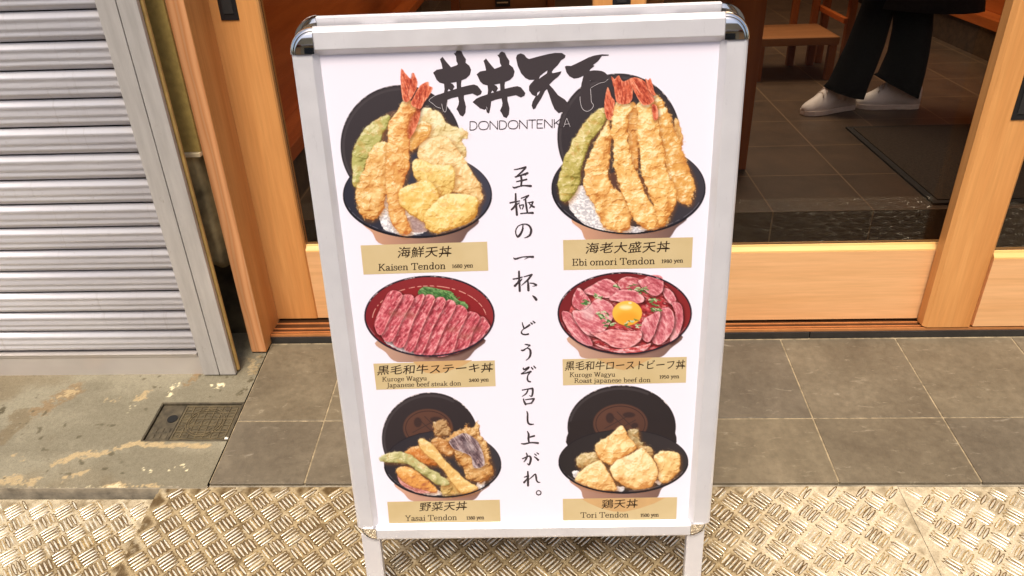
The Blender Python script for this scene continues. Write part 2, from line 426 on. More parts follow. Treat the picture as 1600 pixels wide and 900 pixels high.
# --- tiled ramp in front of the door
TX = [-0.755, -0.539, -0.27, 0.030, 0.3298, 0.6296, 0.9296, 1.2296, 1.5296, 1.8296, 2.1296, 2.4296]
TY = [1.694, 1.404, 1.2135]
b = MB(); G = 0.0019
for r in range(2):
    for i in range(len(TX) - 1):
        x0, x1 = TX[i] + G, TX[i + 1] - G; y1, y0 = TY[r] - G, TY[r + 1] + (G if r == 0 else 0)
        z = random.uniform(-0.0004, 0.0004)
        T = lambda x, y, c, z=z: (x, y, gz(y) + c + z)
        b.obox(T, x0, x1, y0, y1, -0.012, 0.0)
tl = b.build('pavement_tiles', M['tile'], bevel=0.0008, segs=1); tag(tl, kind='structure')
b = MB(); b.obox(lambda x, y, c: (x, y, gz(y) + c), TX[0], TX[-1], 1.2165, 1.700, -0.25, -0.0016)
tag(b.build('pavement_bed', M['grout']), kind='structure')
b = MB(); b.obox(lambda x, y, c: (x, y, gz(y) + c), TX[0], TX[-1], 1.2085, 1.2160, -0.25, -0.007)
tag(b.build('pavement_edge', M['kerb']), kind='structure')

# --- bare concrete apron with flaking paint, rust stains and a crack
nz1, nz2, nz3 = Noise(3), Noise(4), Noise(5)
xs = np.arange(-2.1, -0.7555, 0.0027); ys = np.arange(1.203, 1.78, 0.0027)
X, Y = np.meshgrid(xs, ys)
base = s2l(np.array([124, 117, 97]) / 255); pale = s2l(np.array([141, 134, 113]) / 255); warm = s2l(np.array([116, 102, 76]) / 255)
tan = s2l(np.array([178, 157, 118]) / 255); rust = s2l(np.array([134, 108, 72]) / 255); white = s2l(np.array([236, 224, 184]) / 255); dark = s2l(np.array([84, 76, 54]) / 255)
f = nz1.fbm(X * 6, Y * 9, 5)[..., None]; col = base * (1 - sstep(0.45, 0.65, f)) + pale * sstep(0.45, 0.65, f)
f = nz2.fbm(X * 4 + 9, Y * 5, 5)[..., None]; col = col * (1 - 0.7 * sstep(0.52, 0.72, f)) + warm * 0.7 * sstep(0.52, 0.72, f)
jx = X + 0.026 * (nz1.fbm(X * 60, Y * 60, 4) - 0.5); jy = Y + 0.022 * (nz2.fbm(X * 60, Y * 60, 4) - 0.5)
fine = 0.5 * nz3.fbm(X * 60, Y * 90, 3) + 0.5 * nz2.fbm(X * 190, Y * 230, 2)
def stain(pts, wd, c, amt=0.9, thr=0.42):
    global col
    d = line_d(pts, jx, jy); th = thr + 0.10 + 0.16 * np.clip(d / wd - 0.3, 0, 1); k = sstep(wd, wd * 0.6, d) * sstep(th - 0.035, th + 0.05, fine) * amt
    col = col * (1 - k[..., None]) + c * k[..., None]
stain([(-1.273, 1.443), (-1.261, 1.474), (-1.243, 1.494), (-1.224, 1.514)], 0.034, rust, 0.7, 0.3)
stain([(-1.255, 1.485), (-1.236, 1.50), (-1.224, 1.512)], 0.02, tan, 0.95, 0.42)
stain([(-1.32, 1.43), (-1.30, 1.40), (-1.33, 1.33)], 0.03, warm, 0.8, 0.2)
stain([(-1.147, 1.275), (-1.109, 1.293), (-1.082, 1.302), (-1.053, 1.297), (-1.028, 1.312), (-1.002, 1.325), (-0.969, 1.335)], 0.011, tan, 1, 0.30)
stain([(-1.40, 1.24), (-1.243, 1.224), (-1.214, 1.227), (-1.187, 1.226), (-1.164, 1.221)], 0.017, tan, 0.9, 0.3)
stain([(-1.12, 1.481), (-1.089, 1.487)], 0.012, tan, 0.9, 0.44)
stain([(-1.041, 1.484), (-1.029, 1.496), (-1.017, 1.514)], 0.013, tan, 1, 0.4)
stain([(-1.049, 1.438), (-1.043, 1.463)], 0.011, white, 1, 0.45)
stain([(-1.09, 1.227), (-1.073, 1.243), (-1.049, 1.257)], 0.012, tan, 1, 0.38)
stain([(-0.931, 1.262), (-0.904, 1.257)], 0.012, white, 1, 0.52)
stain([(-0.87, 1.257), (-0.817, 1.259)], 0.010, white, 1, 0.52)
stain([(-0.968, 1.329), (-0.897, 1.327), (-0.843, 1.325), (-0.80, 1.329)], 0.010, tan, 1, 0.25)
stain([(-0.985, 1.206), (-0.937, 1.207), (-0.87, 1.206)], 0.010, tan, 1, 0.36)
stain([(-0.966, 1.496), (-0.959, 1.536)], 0.008, white, 0.9, 0.42)
stain([(-0.877, 1.535), (-0.833, 1.527)], 0.012, white, 1, 0.5)
stain([(-1.376, 1.444), (-1.369, 1.452)], 0.012, dark, 1, 0.2)
stain([(-1.256, 1.299), (-1.222, 1.286)], 0.012, tan, 0.9, 0.4)
stain([(-1.10, 1.40), (-1.06, 1.395)], 0.006, dark, 0.8, 0.3)
stain([(-1.23, 1.19), (-1.126, 1.20), (-0.95, 1.204)], 0.008, white, 0.6, 0.42)
stain([(-0.905, 1.60), (-0.92, 1.56), (-0.93, 1.54)], 0.018, rust, 0.8, 0.35)
stain([(-0.765, 1.693), (-0.767, 1.629), (-0.763, 1.56), (-0.78, 1.5)], 0.012, dark, 0.9, 0.42)
stain([(-0.79, 1.66), (-0.775, 1.58)], 0.02, tan, 0.6, 0.4)
sp = sstep(0.80, 0.86, nz1.fbm(X * 55 + 31, Y * 70, 2)) * sstep(0.52, 0.6, nz2.fbm(X * 5, Y * 5, 3)); col = col * (1 - 0.8 * sp[..., None]) + dark * 0.8 * sp[..., None]
Z = gz(Y) + 0.0016 * (nz1.fbm(X * 12, Y * 12, 4) - 0.5) + 0.0006 * (nz3.fbm(X * 60, Y * 60, 3) - 0.5) - 0.0012
hole = (X > -0.969) & (X < -0.7555) & (Y > 1.339) & (Y < 1.471)
P3 = np.stack([X, Y, Z], -1)
tag(grid_mesh('concrete_floor', P3, col, ~hole, M['concrete']), kind='structure')
b = MB(); b.obox(lambda x, y, c: (x, y, gz(y) + c), -2.1, -0.7555, 1.2025, 1.21, -0.16, -0.0016)
tag(b.build('kerb', M['kerb'], bevel=0.002), kind='structure')

# --- checker plates bridging the gutter: raised five-bar tread is part of each plate
def plate(name, x0, x1, y0, y1, dz, ox, oy, per, da, label, grime_seed, grime, jag=False):
    root = thing(name, ((x0 + x1) / 2, (y0 + y1) / 2, gz((y0 + y1) / 2) + dz), label, 'steel plate', 'checker plates along the gutter')
    n = Noise(grime_seed); n2 = Noise(grime_seed + 50)
    xs = np.arange(x0, x1 + 1e-6, (x1 - x0) / round((x1 - x0) / 0.003)); ys = np.linspace(y0, y1, int((y1 - y0) / 0.003))
    X, Y = np.meshgrid(xs, ys)
    # grime lies in the tread clusters and in drifting patches
    cl = s2l(np.array([226, 213, 184]) / 255); mid = s2l(np.array([178, 159, 122]) / 255); gr = s2l(np.array([98, 78, 46]) / 255)
    def cheb(qx, qy):
        u = (qx + qy) / 1.4142; v = (qx - qy) / 1.4142
        return np.maximum(abs(u), abs(v))
    ax = (X - ox + per / 2) % per - per / 2; ay = (Y - oy + per / 2) % per - per / 2
    bx = (X - ox) % per - per / 2; by = (Y - oy) % per - per / 2
    cd = np.minimum(cheb(ax, ay), cheb(bx, by))
    infield = sstep(0.0205, 0.014, cd + 0.005 * (n.fbm(X * 90, Y * 90, 3) - 0.5))
    big = n.fbm(X * 5 + 3, Y * 6, 4); fine = n2.fbm(X * 60, Y * 60, 4)
    g = np.clip(grime(X, Y) + 1.1 * (big - 0.5) + 0.7 * (fine - 0.5), 0, 1)
    k1 = np.clip(0.15 + g * 0.9, 0, 1)[..., None]
    c = cl * (1 - k1) + mid * k1
    k2 = (infield * np.clip(0.25 + 0.75 * g, 0, 1) * (0.55 + 0.45 * sstep(0.3, 0.6, fine)))[..., None]
    c = c * (1 - k2) + gr * k2
    k3 = (sstep(0.60, 0.72, n2.fbm(X * 40, Y * 40, 5)) * sstep(0.45, 0.8, g))[..., None]; c = c * (1 - 0.7 * k3) + gr * 0.7 * k3
    k4 = (sstep(0.40, 0.28, n.fbm(X * 55 + 40, Y * 55, 5)) * 0.3)[..., None]; c = c * (1 - k4) + s2l(np.array([244, 232, 200]) / 255) * k4
    Z = gz(Y) + dz + 0.0003 * (n.fbm(X * 8, Y * 8, 3) - 0.5)
    keep = None
    if jag:   # hand-cut end of the plate
        keep = X > x0 + 0.006 * n.fbm(Y * 30, Y * 0, 2)
    grid_mesh('plate_sheet', np.stack([X, Y, Z], -1), c, keep, M['plate'], root)
    e = MB(); e.obox(lambda x, y, q: (x, y, gz(y) + q), x0 + 0.006 * jag, x1, y0, y1, dz - 0.006, dz - 0.0012); e.build('plate_edge', M['rib'], root)
    r = MB()
    def lens(cx, cy, ang, L, W, H):
        ca, sa = math.cos(ang), math.sin(ang); vs = []; fs = []
        ns = 6
        for i in range(ns + 1):
            t = -1 + 2 * i / ns; hw = W * math.sqrt(max(0, 1 - t * t)) ; hh = H * math.sqrt(max(0, 1 - t * t)) 
            for s, q in ((-1, 0), (-0.5, 0.8), (0, 1), (0.5, 0.8), (1, 0)):
                px = cx + ca * t * L - sa * s * hw; py = cy + sa * t * L + ca * s * hw
                vs.append((px, py, gz(py) + dz - 0.0008 + hh * q))
        for i in range(ns):
            for j in range(4): fs.append((i * 5 + j, i * 5 + j + 1, (i + 1) * 5 + j + 1, (i + 1) * 5 + j))
        r.add(vs, fs, 0, True)
    ni0 = int((x0 - ox) / per) - 2; ni1 = int((x1 - ox) / per) + 2; nj0 = int((y0 - oy) / per) - 2; nj1 = int((y1 - oy) / per) + 2
    for i in range(ni0, ni1 + 1):
        for j in range(nj0, nj1 + 1):
            for h in (0, 1):
                cx = ox + (i + 0.5 * h) * per; cy = oy + (j + 0.5 * h) * per
                ang = da if h == 0 else da + math.pi / 2
                for q in range(-2, 3):
                    px = cx - math.sin(ang) * q * 0.0084 ; py = cy + math.cos(ang) * q * 0.0084
                    L = 0.0195 if abs(q) < 2 else 0.0180
                    ex = abs(math.cos(ang)) * L * 0.8; ey = abs(math.sin(ang)) * L * 0.8
                    if x0 + 0.008 < px - ex and px + ex < x1 - 0.001 and y0 < py - ey and py + ey < y1 - 0.001:
                        a_ = ang + random.uniform(-.03, .03)
                        lens(px, py, a_, L, 0.0025, 0.0026 + random.uniform(-.0004, .0004))
                        gv = float(np.clip(grime(np.array(px), np.array(py)), 0, 1))
                        if random.random() < 0.62 + 0.4 * gv:      # flat darker outline around the rib, more often where grime is high
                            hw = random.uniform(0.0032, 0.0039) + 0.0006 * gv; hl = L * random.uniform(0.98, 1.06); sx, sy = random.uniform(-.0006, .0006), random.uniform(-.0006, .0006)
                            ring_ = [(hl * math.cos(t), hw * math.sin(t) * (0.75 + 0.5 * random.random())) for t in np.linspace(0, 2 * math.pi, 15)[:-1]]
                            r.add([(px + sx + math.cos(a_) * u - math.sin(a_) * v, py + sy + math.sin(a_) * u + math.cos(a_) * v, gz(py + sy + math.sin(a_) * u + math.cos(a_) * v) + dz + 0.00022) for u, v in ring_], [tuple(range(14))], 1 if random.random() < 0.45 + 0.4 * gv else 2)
    r.build('tread', [M['rib'], M['grime'], M['outline_pale']], root, recalc=False)
    return root
A45 = math.radians(45)
plate('checker_plate', -2.6, -0.868, 0.60, 1.1855, -0.0175, -1.1190, 1.1530, 0.0568, A45,
      'pale worn checker plate against the bare concrete kerb, under the roller shutter', 11,
      lambda X, Y: 0.25 + 0.75 * sstep(-1.12, -0.90, X) * sstep(1.16, 1.0, Y))
plate('checker_plate', -0.866, 0.7500, 0.60, 1.2065, -0.0040, -0.7709, 1.1984, 0.0597, A45,
      'long checker plate under the menu sign, its tread brown with grime', 23,
      lambda X, Y: 0.30 + 0.62 * sstep(0.55, 0.25, X) + 0.5 * sstep(1.06, 0.98, Y) * sstep(0.62, 0.3, X) - 0.12 * sstep(-0.5, -0.3, X), True)
plate('checker_plate', 0.7515, 2.4, 0.60, 1.2055, -0.0045, 0.7790, 1.1900, 0.0590, -A45,
      'bright cleaner checker plate in front of the right-hand sliding door, beyond the cut seam', 37,
      lambda X, Y: 0.12 + 0 * X)

# --- small cast-iron cover let into the concrete
cx0, cx1, cy0, cy1 = -0.968, -0.757, 1.340, 1.470
root = thing('drain_cover', ((cx0 + cx1) / 2, (cy0 + cy1) / 2, gz(1.405) - 0.003), 'small dark cast iron cover with a finger hole, set in the concrete', 'drain cover')
T = lambda x, y, c: (x, y, gz(y) + c)
b = MB()
for a in ((cx0, cx0 + .004, cy0, cy1), (cx1 - .004, cx1, cy0, cy1), (cx0 + .004, cx1 - .004, cy0, cy0 + .004), (cx0 + .004, cx1 - .004, cy1 - .004, cy1)):
    b.obox(T, a[0], a[1], a[2], a[3], -0.03, -0.0005)
b.build('rim', M['iron_dark'], root, 0.0006, 1)
b = MB(); b.obox(T, cx0 + .0055, -0.905, cy0 + .0055, cy1 - .0055, -0.03, -0.0052)
for i in range(3):
    for j in range(2):
        x = cx0 + .012 + i * .016; y = cy0 + .012 + j * .02
        b.obox(T, x, x + .012, y, y + .014, -0.0052, -0.0036)
b.build('lock_flap', M['iron_dark'], root, 0.0006, 1)
b = MB(); b.obox(T, -0.9035, cx1 - .0055, cy0 + .0055, cy1 - .0055, -0.03, -0.0052, 0)
gx = np.linspace(-0.898, cx1 - .012, 8); gy = np.linspace(cy0 + .012, cy1 - .012, 6)
for x in gx: b.obox(T, x - .0009, x + .0009, gy[0], gy[-1], -0.0052, -0.0030, 1)
for y in gy: b.obox(T, gx[0] + .0015, gx[-1] - .0015, y - .0009, y + .0009, -0.0052, -0.0033, 1)
for i in range(7):
    for j in range(5):
        x, y = (gx[i] + gx[i + 1]) / 2, (gy[j] + gy[j + 1]) / 2; s = (gx[1] - gx[0]) * 0.28; a = random.choice((0.4, -0.5, 0.9, 0.1))
        b.obox(lambda p, q, c: T(x + p * math.cos(a) - q * math.sin(a), y + p * math.sin(a) + q * math.cos(a), c), -s, s, -.0012, .0012, -0.0052, -0.0036, 1)
for (rr, ccx, ccy) in ((0.046, -0.835, 1.405), (0.040, -0.835, 1.405)):
    ring = [(ccx + rr * math.cos(t), ccy + rr * math.sin(t)) for t in np.linspace(0, 2 * math.pi, 33)]
    for (ax, ay), (bx, by) in zip(ring[:-1], ring[1:]):
        d = math.hypot(bx - ax, by - ay); ux, uy = (bx - ax) / d, (by - ay) / d
        b.obox(lambda p, q, c: T(ax + ux * p - uy * q, ay + uy * p + ux * q, c), 0, d, -.001, .001, -0.0050, -0.0026, 1)
b.build('lid', [M['iron'], M['iron_rib']], root)
b = MB(); ring = [T(-0.922 + 0.0125 * math.cos(t), 1.417 + 0.0125 * math.sin(t), -0.0034) for t in np.linspace(0, 2 * math.pi, 25)[:-1]]
ring2 = [T(-0.922 + 0.0125 * math.cos(t), 1.417 + 0.0125 * math.sin(t), -0.0056) for t in np.linspace(0, 2 * math.pi, 25)[:-1]]
b.loft([ring2, ring], smooth=False); b.build('finger_hole', M['hole'], root)
b = MB(); T0 = Vector((-0.7605, 1.346, gz(1.346) + 0.002)); bmv = [(-.004, -.003, 0), (.004, -.0035, 0), (.005, .002, 0), (-.002, .004, 0), (-.002, -.001, .005), (.003, 0, .004)]
b.add([T0 + Vector(v) for v in bmv], [(0, 1, 5, 4), (1, 2, 5), (2, 3, 4, 5), (3, 0, 4), (0, 3, 2, 1)])
tag(b.build('stone_chip', M['chip']), 'tiny white chip lying on the corner of the iron cover', 'stone chip')

# --- unseen shops behind the viewer, added for the chrome and the glass to mirror
root = thing('shop_row', (0, -5.2, -0.19), 'row of shops across the street behind the viewer', 'building')
b = MB(); b.box(-14, 14, -5.6, -5.2, -0.19, 3.6); b.build('wall', M['facade'], root)
for i in range(-4, 5):
    b = MB(); b.box(i * 2.6 - 0.95, i * 2.6 + 0.95, -5.19, -5.15, 0.02, 2.1); b.build('shopfront', M['black'] if i % 2 else M['door_x'], root)
    b = MB(); b.box(i * 2.6 - 1.15, i * 2.6 + 1.15, -5.19, -4.6, 2.35, 2.42); b.build('awning', M['white_paper'] if i % 2 else M['red_cloth'], root)

# ================================================================== SHUTTER
root = thing('roller_shutter', (-1.7, 1.585, -0.02), 'closed grey steel roller shutter with ribbed slats and a bottom bar', 'roller shutter')
SZ = [0.0558, 0.1158, 0.1738, 0.232, 0.292, 0.350, 0.409, 0.4690, 0.5291, 0.5905, 0.6525, 0.7150, 0.7765, 0.8354, 0.8966]
SZ += [SZ[-1] + 0.0608 * k for k in range(1, 16)]
XL, XR = -2.62, -0.8985
prof0 = [(0.0, 0.0110), (0.02, 0.0098), (0.08, 0.0064), (0.17, 0.0010), (0.21, 0.0), (0.27, 0.0012), (0.33, 0.0022), (0.40, 0.0016), (0.49, 0.0), (0.53, 0.0002), (0.59, 0.0016), (0.64, 0.0020), (0.70, 0.0006), (0.75, 0.0), (0.79, 0.0010), (0.93, 0.0095), (0.95, 0.0130), (0.96, 0.024)]
for i in range(len(SZ) - 1):
    z0, z1 = SZ[i], SZ[i + 1]; H = z1 - z0
    prof = [(z1 - p * H, q) for p, q in prof0]
    # a slight sag makes each slat catch the light differently
    ya = random.uniform(-0.0008, 0.0008); yb = random.uniform(-0.0008, 0.0008)
    b = MB()
    b.extrude(prof, lambda a, p, q: (a, 1.575 + q + (ya if a < -1.5 else yb), p), XL, XR, 0, True, closed=False)
    o = b.build('slat', M['shutter'], root, recalc=False)
    sd = o.modifiers.new('sheet', 'SOLIDIFY'); sd.thickness = 0.0008; sd.offset = 1
z0 = -0.0215
b = MB(); pr = [(0.0775, 1.592), (0.0775, 1.571), (0.0745, 1.5705), (0.0735, 1.5735), (0.066, 1.5740), (0.064, 1.5765), (0.005, 1.5765), (0.002, 1.5700), (-0.006, 1.5690), (-0.0105, 1.5690), (-0.0105, 1.592)]
b.extrude([(p - 0.024, q) for p, q in pr], lambda a, p, q: (a, q, p), XL, XR - 0.004, 0, False)
b.build('bottom_bar', M['shutter_bar'], root, 0.0006, 2)
b = MB(); b.box(XL, XR - 0.006, 1.5725, 1.588, gz(1.57) + 0.0006 - 0.010, -0.0346); b.build('rubber_seal', M['rubber'], root)
for x0, x1, nm in ((-0.8975, -0.8555, 'guide_rail'), (-0.8535, -0.8115, 'guide_rail'), (-2.71, -2.62, 'guide_rail')):
    b = MB(); b.box(x0, x1, 1.567, 1.579 if x0 > -1 else 1.625, gz(1.567) + 0.003, 2.5); b.build(nm, M['guide'], root, 0.0012, 2)
b = MB(); b.box(-2.60, -0.90, 1.64, 1.66, -0.03, 2.5); b.build('shutter_backing', M['black'], root)

# ================================================================== SHOP FRONT
root = thing('plaster_wall', (-0.86, 1.665, 0), 'narrow mustard plaster wall strip between the roller shutter and the wooden door post', 'wall')
b = MB(); b.box(-0.93, -0.7975, 1.650, 1.74, 0.568, 2.5); b.build('plaster_face', M['plaster'], root)
b = MB(); b.box(-0.93, -0.7975, 1.642, 1.745, 0.5575, 0.5672); b.build('ledge', M['ledge'], root, 0.001, 2)
n = Noise(71); xs = np.linspace(-0.93, -0.802, 32); zs = np.linspace(0.262, 0.557, 74); X, Zg = np.meshgrid(xs, zs)
P3 = np.stack([X, 1.649 + 0.014 * (n.fbm(X * 22, Zg * 14, 4) - 0.35) + 0.03 * sstep(0.016, 0.0, -0.802 - X) + 0.02 * sstep(0.279, 0.262, Zg), Zg - 0.014 * n.fbm(X * 40, X * 0, 2) * sstep(0.287, 0.262, Zg)], -1)
o = grid_mesh('base_block', P3, np.ones(P3.shape) * 0.3, None, M['stone'], root)
b = MB(); b.box(-0.93, -0.812, 1.700, 1.74, 0.275, 0.5572); b.build('base_block_core', M['stone'], root)
b = MB(); b.box(-0.93, -0.80, 1.745, 1.78, -0.03, 0.575); b.build('recess_back', M['recess'], root)
b = MB(); b.box(-0.8215, -0.8065, 1.582, 1.593, gz(1.59) + 0.002, 2.5)
tag(b.build('edging_strip', M['batten'], bevel=0.004, segs=3), 'thin ochre metal edging strip beside the shutter guide rail', 'edging strip')
b = MB(); b.box(-0.93, -0.866, 1.5935, 1.641, -0.02, 2.5)
tag(b.build('rail_packing', M['rustgap']), 'dark rusty packing board behind the shutter guide rail', 'packing board')

root = thing('door_frame', (0.2, 1.72, 0), 'cedar door frame with a deep post and a black stone sill with bronze tracks', 'door frame')
b = MB()
b.box(-0.7970, -0.7555, 1.655, 1.8105, gz(1.655) + 0.004, 2.05)
b.f = [b.f[i] for i in range(6)]; b.mi[5] = 1
b.build('door_post', [M['post'], M['door_z']], root, 0.0025, 2)
b = MB(); b.box(2.42, 2.48, 1.655, 1.775, -0.02, 2.05); b.build('door_post', M['post'], root, 0.0025, 2)
b = MB(); b.box(-0.797, 2.48, 1.655, 1.84, 2.052, 2.16); b.build('lintel', M['door_x'], root, 0.002, 2)
b = MB(); b.box(-0.7550, 0.705, 1.697, 1.84, -0.03, 0.0170); b.box(0.7072, 2.42, 1.697, 1.84, -0.03, 0.0170); b.build('sill', M['stonesill'], root, 0.0012, 2)
b = MB()
b.box(-0.7550, 2.42, 1.7055, 1.84, 0.0172, 0.0205, 0)
for y, hh in ((1.7035, 0.0245), (1.7150, 0.0238), (1.7335, 0.0238), (1.760, 0.0238)): b.box(-0.7550, 2.42, y - 0.0016, y + 0.0016, 0.0170, hh, 1)
b.build('track', [M['track'], M['trackrail']], root)

MX0, MX1, MH0, MH1 = 0.115, 0.2314, 0.1570, 0.1966
def sliding_door(x0, x1, yf, th, ls, rs, label, zb=0.028, rail=0.205, gl=True, chamf=0.004, handle=None):
    root = thing('sliding_door', ((x0 + x1) / 2, yf + th / 2, zb), label, 'sliding door', 'wooden sliding doors of the shop')
    zt = 2.045; zr = zb + rail; cs = chamf
    def upright(a, c, nm='stile'):
        b = MB()
        prof = [(a, yf + th), (a, yf + cs), (a + cs, yf), (c - cs, yf), (c, yf + cs), (c, yf + th)]
        b.extrude(prof, lambda z, p, q: (p, q, z), zb, zt, 0, False); return b.build(nm, M['door_z'], root)
    upright(x0, x0 + ls); upright(x1 - rs, x1)
    xa, xb = x0 + ls + 0.0006, x1 - rs - 0.0006
    b = MB(); prof = [(zb + .001, yf + .001), (zr, yf + .001), (zr, yf + th - .002), (zb + .001, yf + th - .002)]
    b.extrude(prof, lambda x, p, q: (x, q, p), xa, xb, 0, False); b.build('bottom_rail', M['door_x'], root)
    b = MB(); prof = [(zr + .0003, yf + .0015), (zr + .004, yf + .002), (zr + .013, yf + .011), (zr + .017, yf + .0125), (zr + .017, yf + th - .003), (zr + .0003, yf + th - .003)]
    b.extrude(prof, lambda x, p, q: (x, q, p), xa, xb, 0, False); b.build('glazing_bead', M['edge'], root)
    b = MB(); b.box(xa, xb, yf + .001, yf + th - .002, zt - 0.09, zt - .001); b.build('top_rail', M['door_x'], root)
    b = MB(); b.box(xa - 0.0004, xb + 0.0004, yf + th * 0.5, yf + th * 0.5 + 0.004, zr + .0172, zt - 0.0905); b.build('glass_pane', M['glass'], root)
    if handle:
        hx, hz0, hz1, hw = handle
        b = MB(); b.box(hx, hx + hw, yf - 0.0025, yf + 0.003, hz0, hz1)
        h = b.build('recessed_handle', M['black'], root, 0.0012, 2)
        b = MB(); b.box(hx + 0.009, hx + hw - 0.009, yf - 0.0045, yf - 0.0026, hz0 + 0.014, hz1 - 0.014); b.build('finger_pull', M['rubber'], h, 0.0015, 2)
    return root
sliding_door(-0.7750, 0.275, 1.778, 0.033, 0.1335, 0.12, 'rearmost cedar sliding door with a black recessed pull, next to the mustard wall strip', handle=(-0.734, 0.837, 0.985, 0.042), rail=0.209)
sliding_door(MX0, 1.105, 1.742, 0.033, MX1 - MX0, 0.085, 'middle cedar sliding door with clear glass, its left stile hidden behind the menu sign', handle=(MH0, 0.842, 0.985, MH1 - MH0))
sliding_door(0.9990, 2.02, 1.699, 0.038, 0.1265, 0.12, 'frontmost cedar sliding door at the right, its wide stile overlapping the others', handle=(1.0615, 0.586, 0.735, 0.041), rail=0.2, zb=0.0275, chamf=0.009)
o = MB(); o.box(-0.612, -0.526, 1.7920, 1.7940, 0.882, 1.08); tag(o.build('paper_notice', M['white_paper']), 'white paper notice stuck on the left door glass above the sign corner', 'notice')

# ================================================================== SHOP INTERIOR
tag(MB().box(-1.6, 3.4, 1.841, 2.1400, -0.06, -0.012).build('entrance_floor', M['tile']), kind='structure')
b = MB(); b.add([(-1.6, 2.1400, 0.17), (3.4, 2.1400, 0.17), (3.4, 6.4, 0.17), (-1.6, 6.4, 0.17)], [(0, 1, 2, 3)])
tag(b.build('shop_floor', M['int_tile']), kind='structure')
b = MB(); b.box(-1.6, 3.4, 2.1395, 2.20, -0.05, 0.1696); tag(b.build('floor_step', M['riser']), kind='structure')
root = thing('shop_building', (0.8, 4.0, 0), 'shop building around the doorway with brown inside walls', 'building')
b = MB(); b.box(-1.7, 3.5, 6.40, 6.50, -0.1, 2.7); b.build('back_wall', M['int_wall'], root)
b = MB(); b.box(-1.70, -1.60, 1.85, 6.39, -0.1, 2.7); b.build('side_wall', M['int_wall'], root); b = MB(); b.box(3.40, 3.50, 1.85, 6.39, -0.1, 2.7); b.build('side_wall', M['int_wall'], root)
b = MB(); b.box(-1.7, 3.5, 1.85, 6.5, 2.705, 2.8); b.build('ceiling', M['ceiling'], root)
b = MB(); b.box(-3.2, 4.2, 1.66, 1.84, 2.51, 4.2); b.build('facade', M['facade'], root); b = MB(); b.box(-0.93, 2.48, 1.68, 1.84, 2.162, 2.507); b.build('transom', M['facade'], root); b = MB(); b.box(2.482, 4.2, 1.66, 1.84, -0.05, 2.507); b.build('facade_return', M['facade'], root)
il = bpy.data.lights.new('interior_fill_light', 'AREA'); il.energy = 44; il.color = (1.0, 0.79, 0.58); il.shape = 'RECTANGLE'; il.size = 1.6; il.size_y = 1.6  # unseen area light, added to brighten the shop interior
io = bpy.data.objects.new('interior_fill_light', il); io.location = (0.9, 4.0, 2.65); C.objects.link(io)

def bench(xf, xb, y0, y1, label, s):
    root = thing('bench', ((xf + xb) / 2, (y0 + y1) / 2, 0.17), label, 'bench', 'built-in benches inside the shop')
    lo, hi = min(xf, xb), max(xf, xb)
    b = MB(); b.box(min(xf + s * .02, xb), max(xf + s * .02, xb), y0 + .01, y1, 0.1702, 0.318); b.build('kick_board', M['kick'], root)
    b = MB(); b.box(lo, hi, y0, y1, 0.3185, 0.368); b.build('seat', M['dark_wood_y'], root, 0.003, 2)
    b = MB(); b.box(min(xf + s * .10, xb), max(xf + s * .10, xb), y0 + .005, y1 - .005, 0.3685, 1.15); b.build('backrest', M['dark_wood_y'], root, 0.002, 1)
bench(2.25, 2.70, 2.6, 5.4, 'orange wooden bench with a dark kick board on the right inside the shop', 1)
bench(-0.80, -1.25, 2.19, 5.4, 'brown wooden bench seen through the left door glass', -1)
b = MB(); b.box(0.60, 0.708, 2.50, 2.60, 0.1702, 2.70)
tag(b.build('wooden_pillar', M['dark_wood_z'], bevel=0.003), 'square wooden pillar inside, just right of the menu sign', 'pillar')
# cabinet behind the sign
root = thing('cabinet', (-0.16, 4.2, 0.17), 'wooden cabinet with a small black name plate, seen above the menu sign', 'cabinet')
b = MB(); b.box(-0.41, 0.03, 4.0, 4.4, 0.1702, 1.0); b.build('body', M['dark_wood_x'], root, 0.002)
b = MB(); b.box(-0.455, -0.412, 3.985, 4.4, 0.1702, 1.02); b.build('side_post', M['dark_wood_z'], root, 0.002)
b = MB(); b.box(0.032, 0.07, 3.985, 4.4, 0.1702, 1.02); b.build('side_post', M['dark_wood_z'], root, 0.002)
b = MB(); b.box(-0.23, -0.155, 3.994, 3.9995, 0.495, 0.56); pl = b.build('name_plate', M['black'], root)
b = MB(); b.box(-0.222, -0.165, 3.992, 3.9938, 0.512, 0.518); b.build('plate_mark', M['ledge'], pl)
b = MB()
b.box(-0.50, -0.462, 4.4, 4.44, 0.1702, 2.70)
tag(b.build('wooden_pillar', M['dark_wood_z'], bevel=0.003), 'slim wooden pillar left of the cabinet behind the sign top', 'pillar')
# chair
root = thing('wooden_chair', (1.21, 3.83, 0.17), 'slatted brown wooden chair behind the person in black trousers', 'chair')
b = MB(); b.box(1.02, 1.395, 3.66, 3.99, 0.335, 0.372); b.build('seat', M['dark_wood_x'], root, 0.004, 2)
for x, y, zt in ((1.02, 3.66, 0.3348), (1.355, 3.66, 0.3348), (1.02, 3.955, 0.95), (1.36, 3.955, 0.95), (1.26, 3.955, 0.90)):
    b = MB(); b.box(x, x + .034, y, y + .034, 0.1702, zt if zt < .5 else .3348); 
    if zt > .5: b.box(x, x + .034, y + .036, y + .062, 0.30, zt)
    b.build('leg', M['dark_wood_z'], root, 0.003, 1)
for z in (0.52, 0.66, 0.86):
    b = MB(); b.box(1.056, 1.358, 3.993, 4.014, z - .022, z + .022); b.build('back_slat', M['dark_wood_x'], root, 0.003, 1)
b = MB(); b.box(1.3965, 1.4165, 3.66, 4.03, 0.43, 0.455); b.box(1.3965, 1.4165, 3.66, 4.03, 0.535, 0.56); b.build('side_rail', M['dark_wood_y'], root, 0.002, 1)
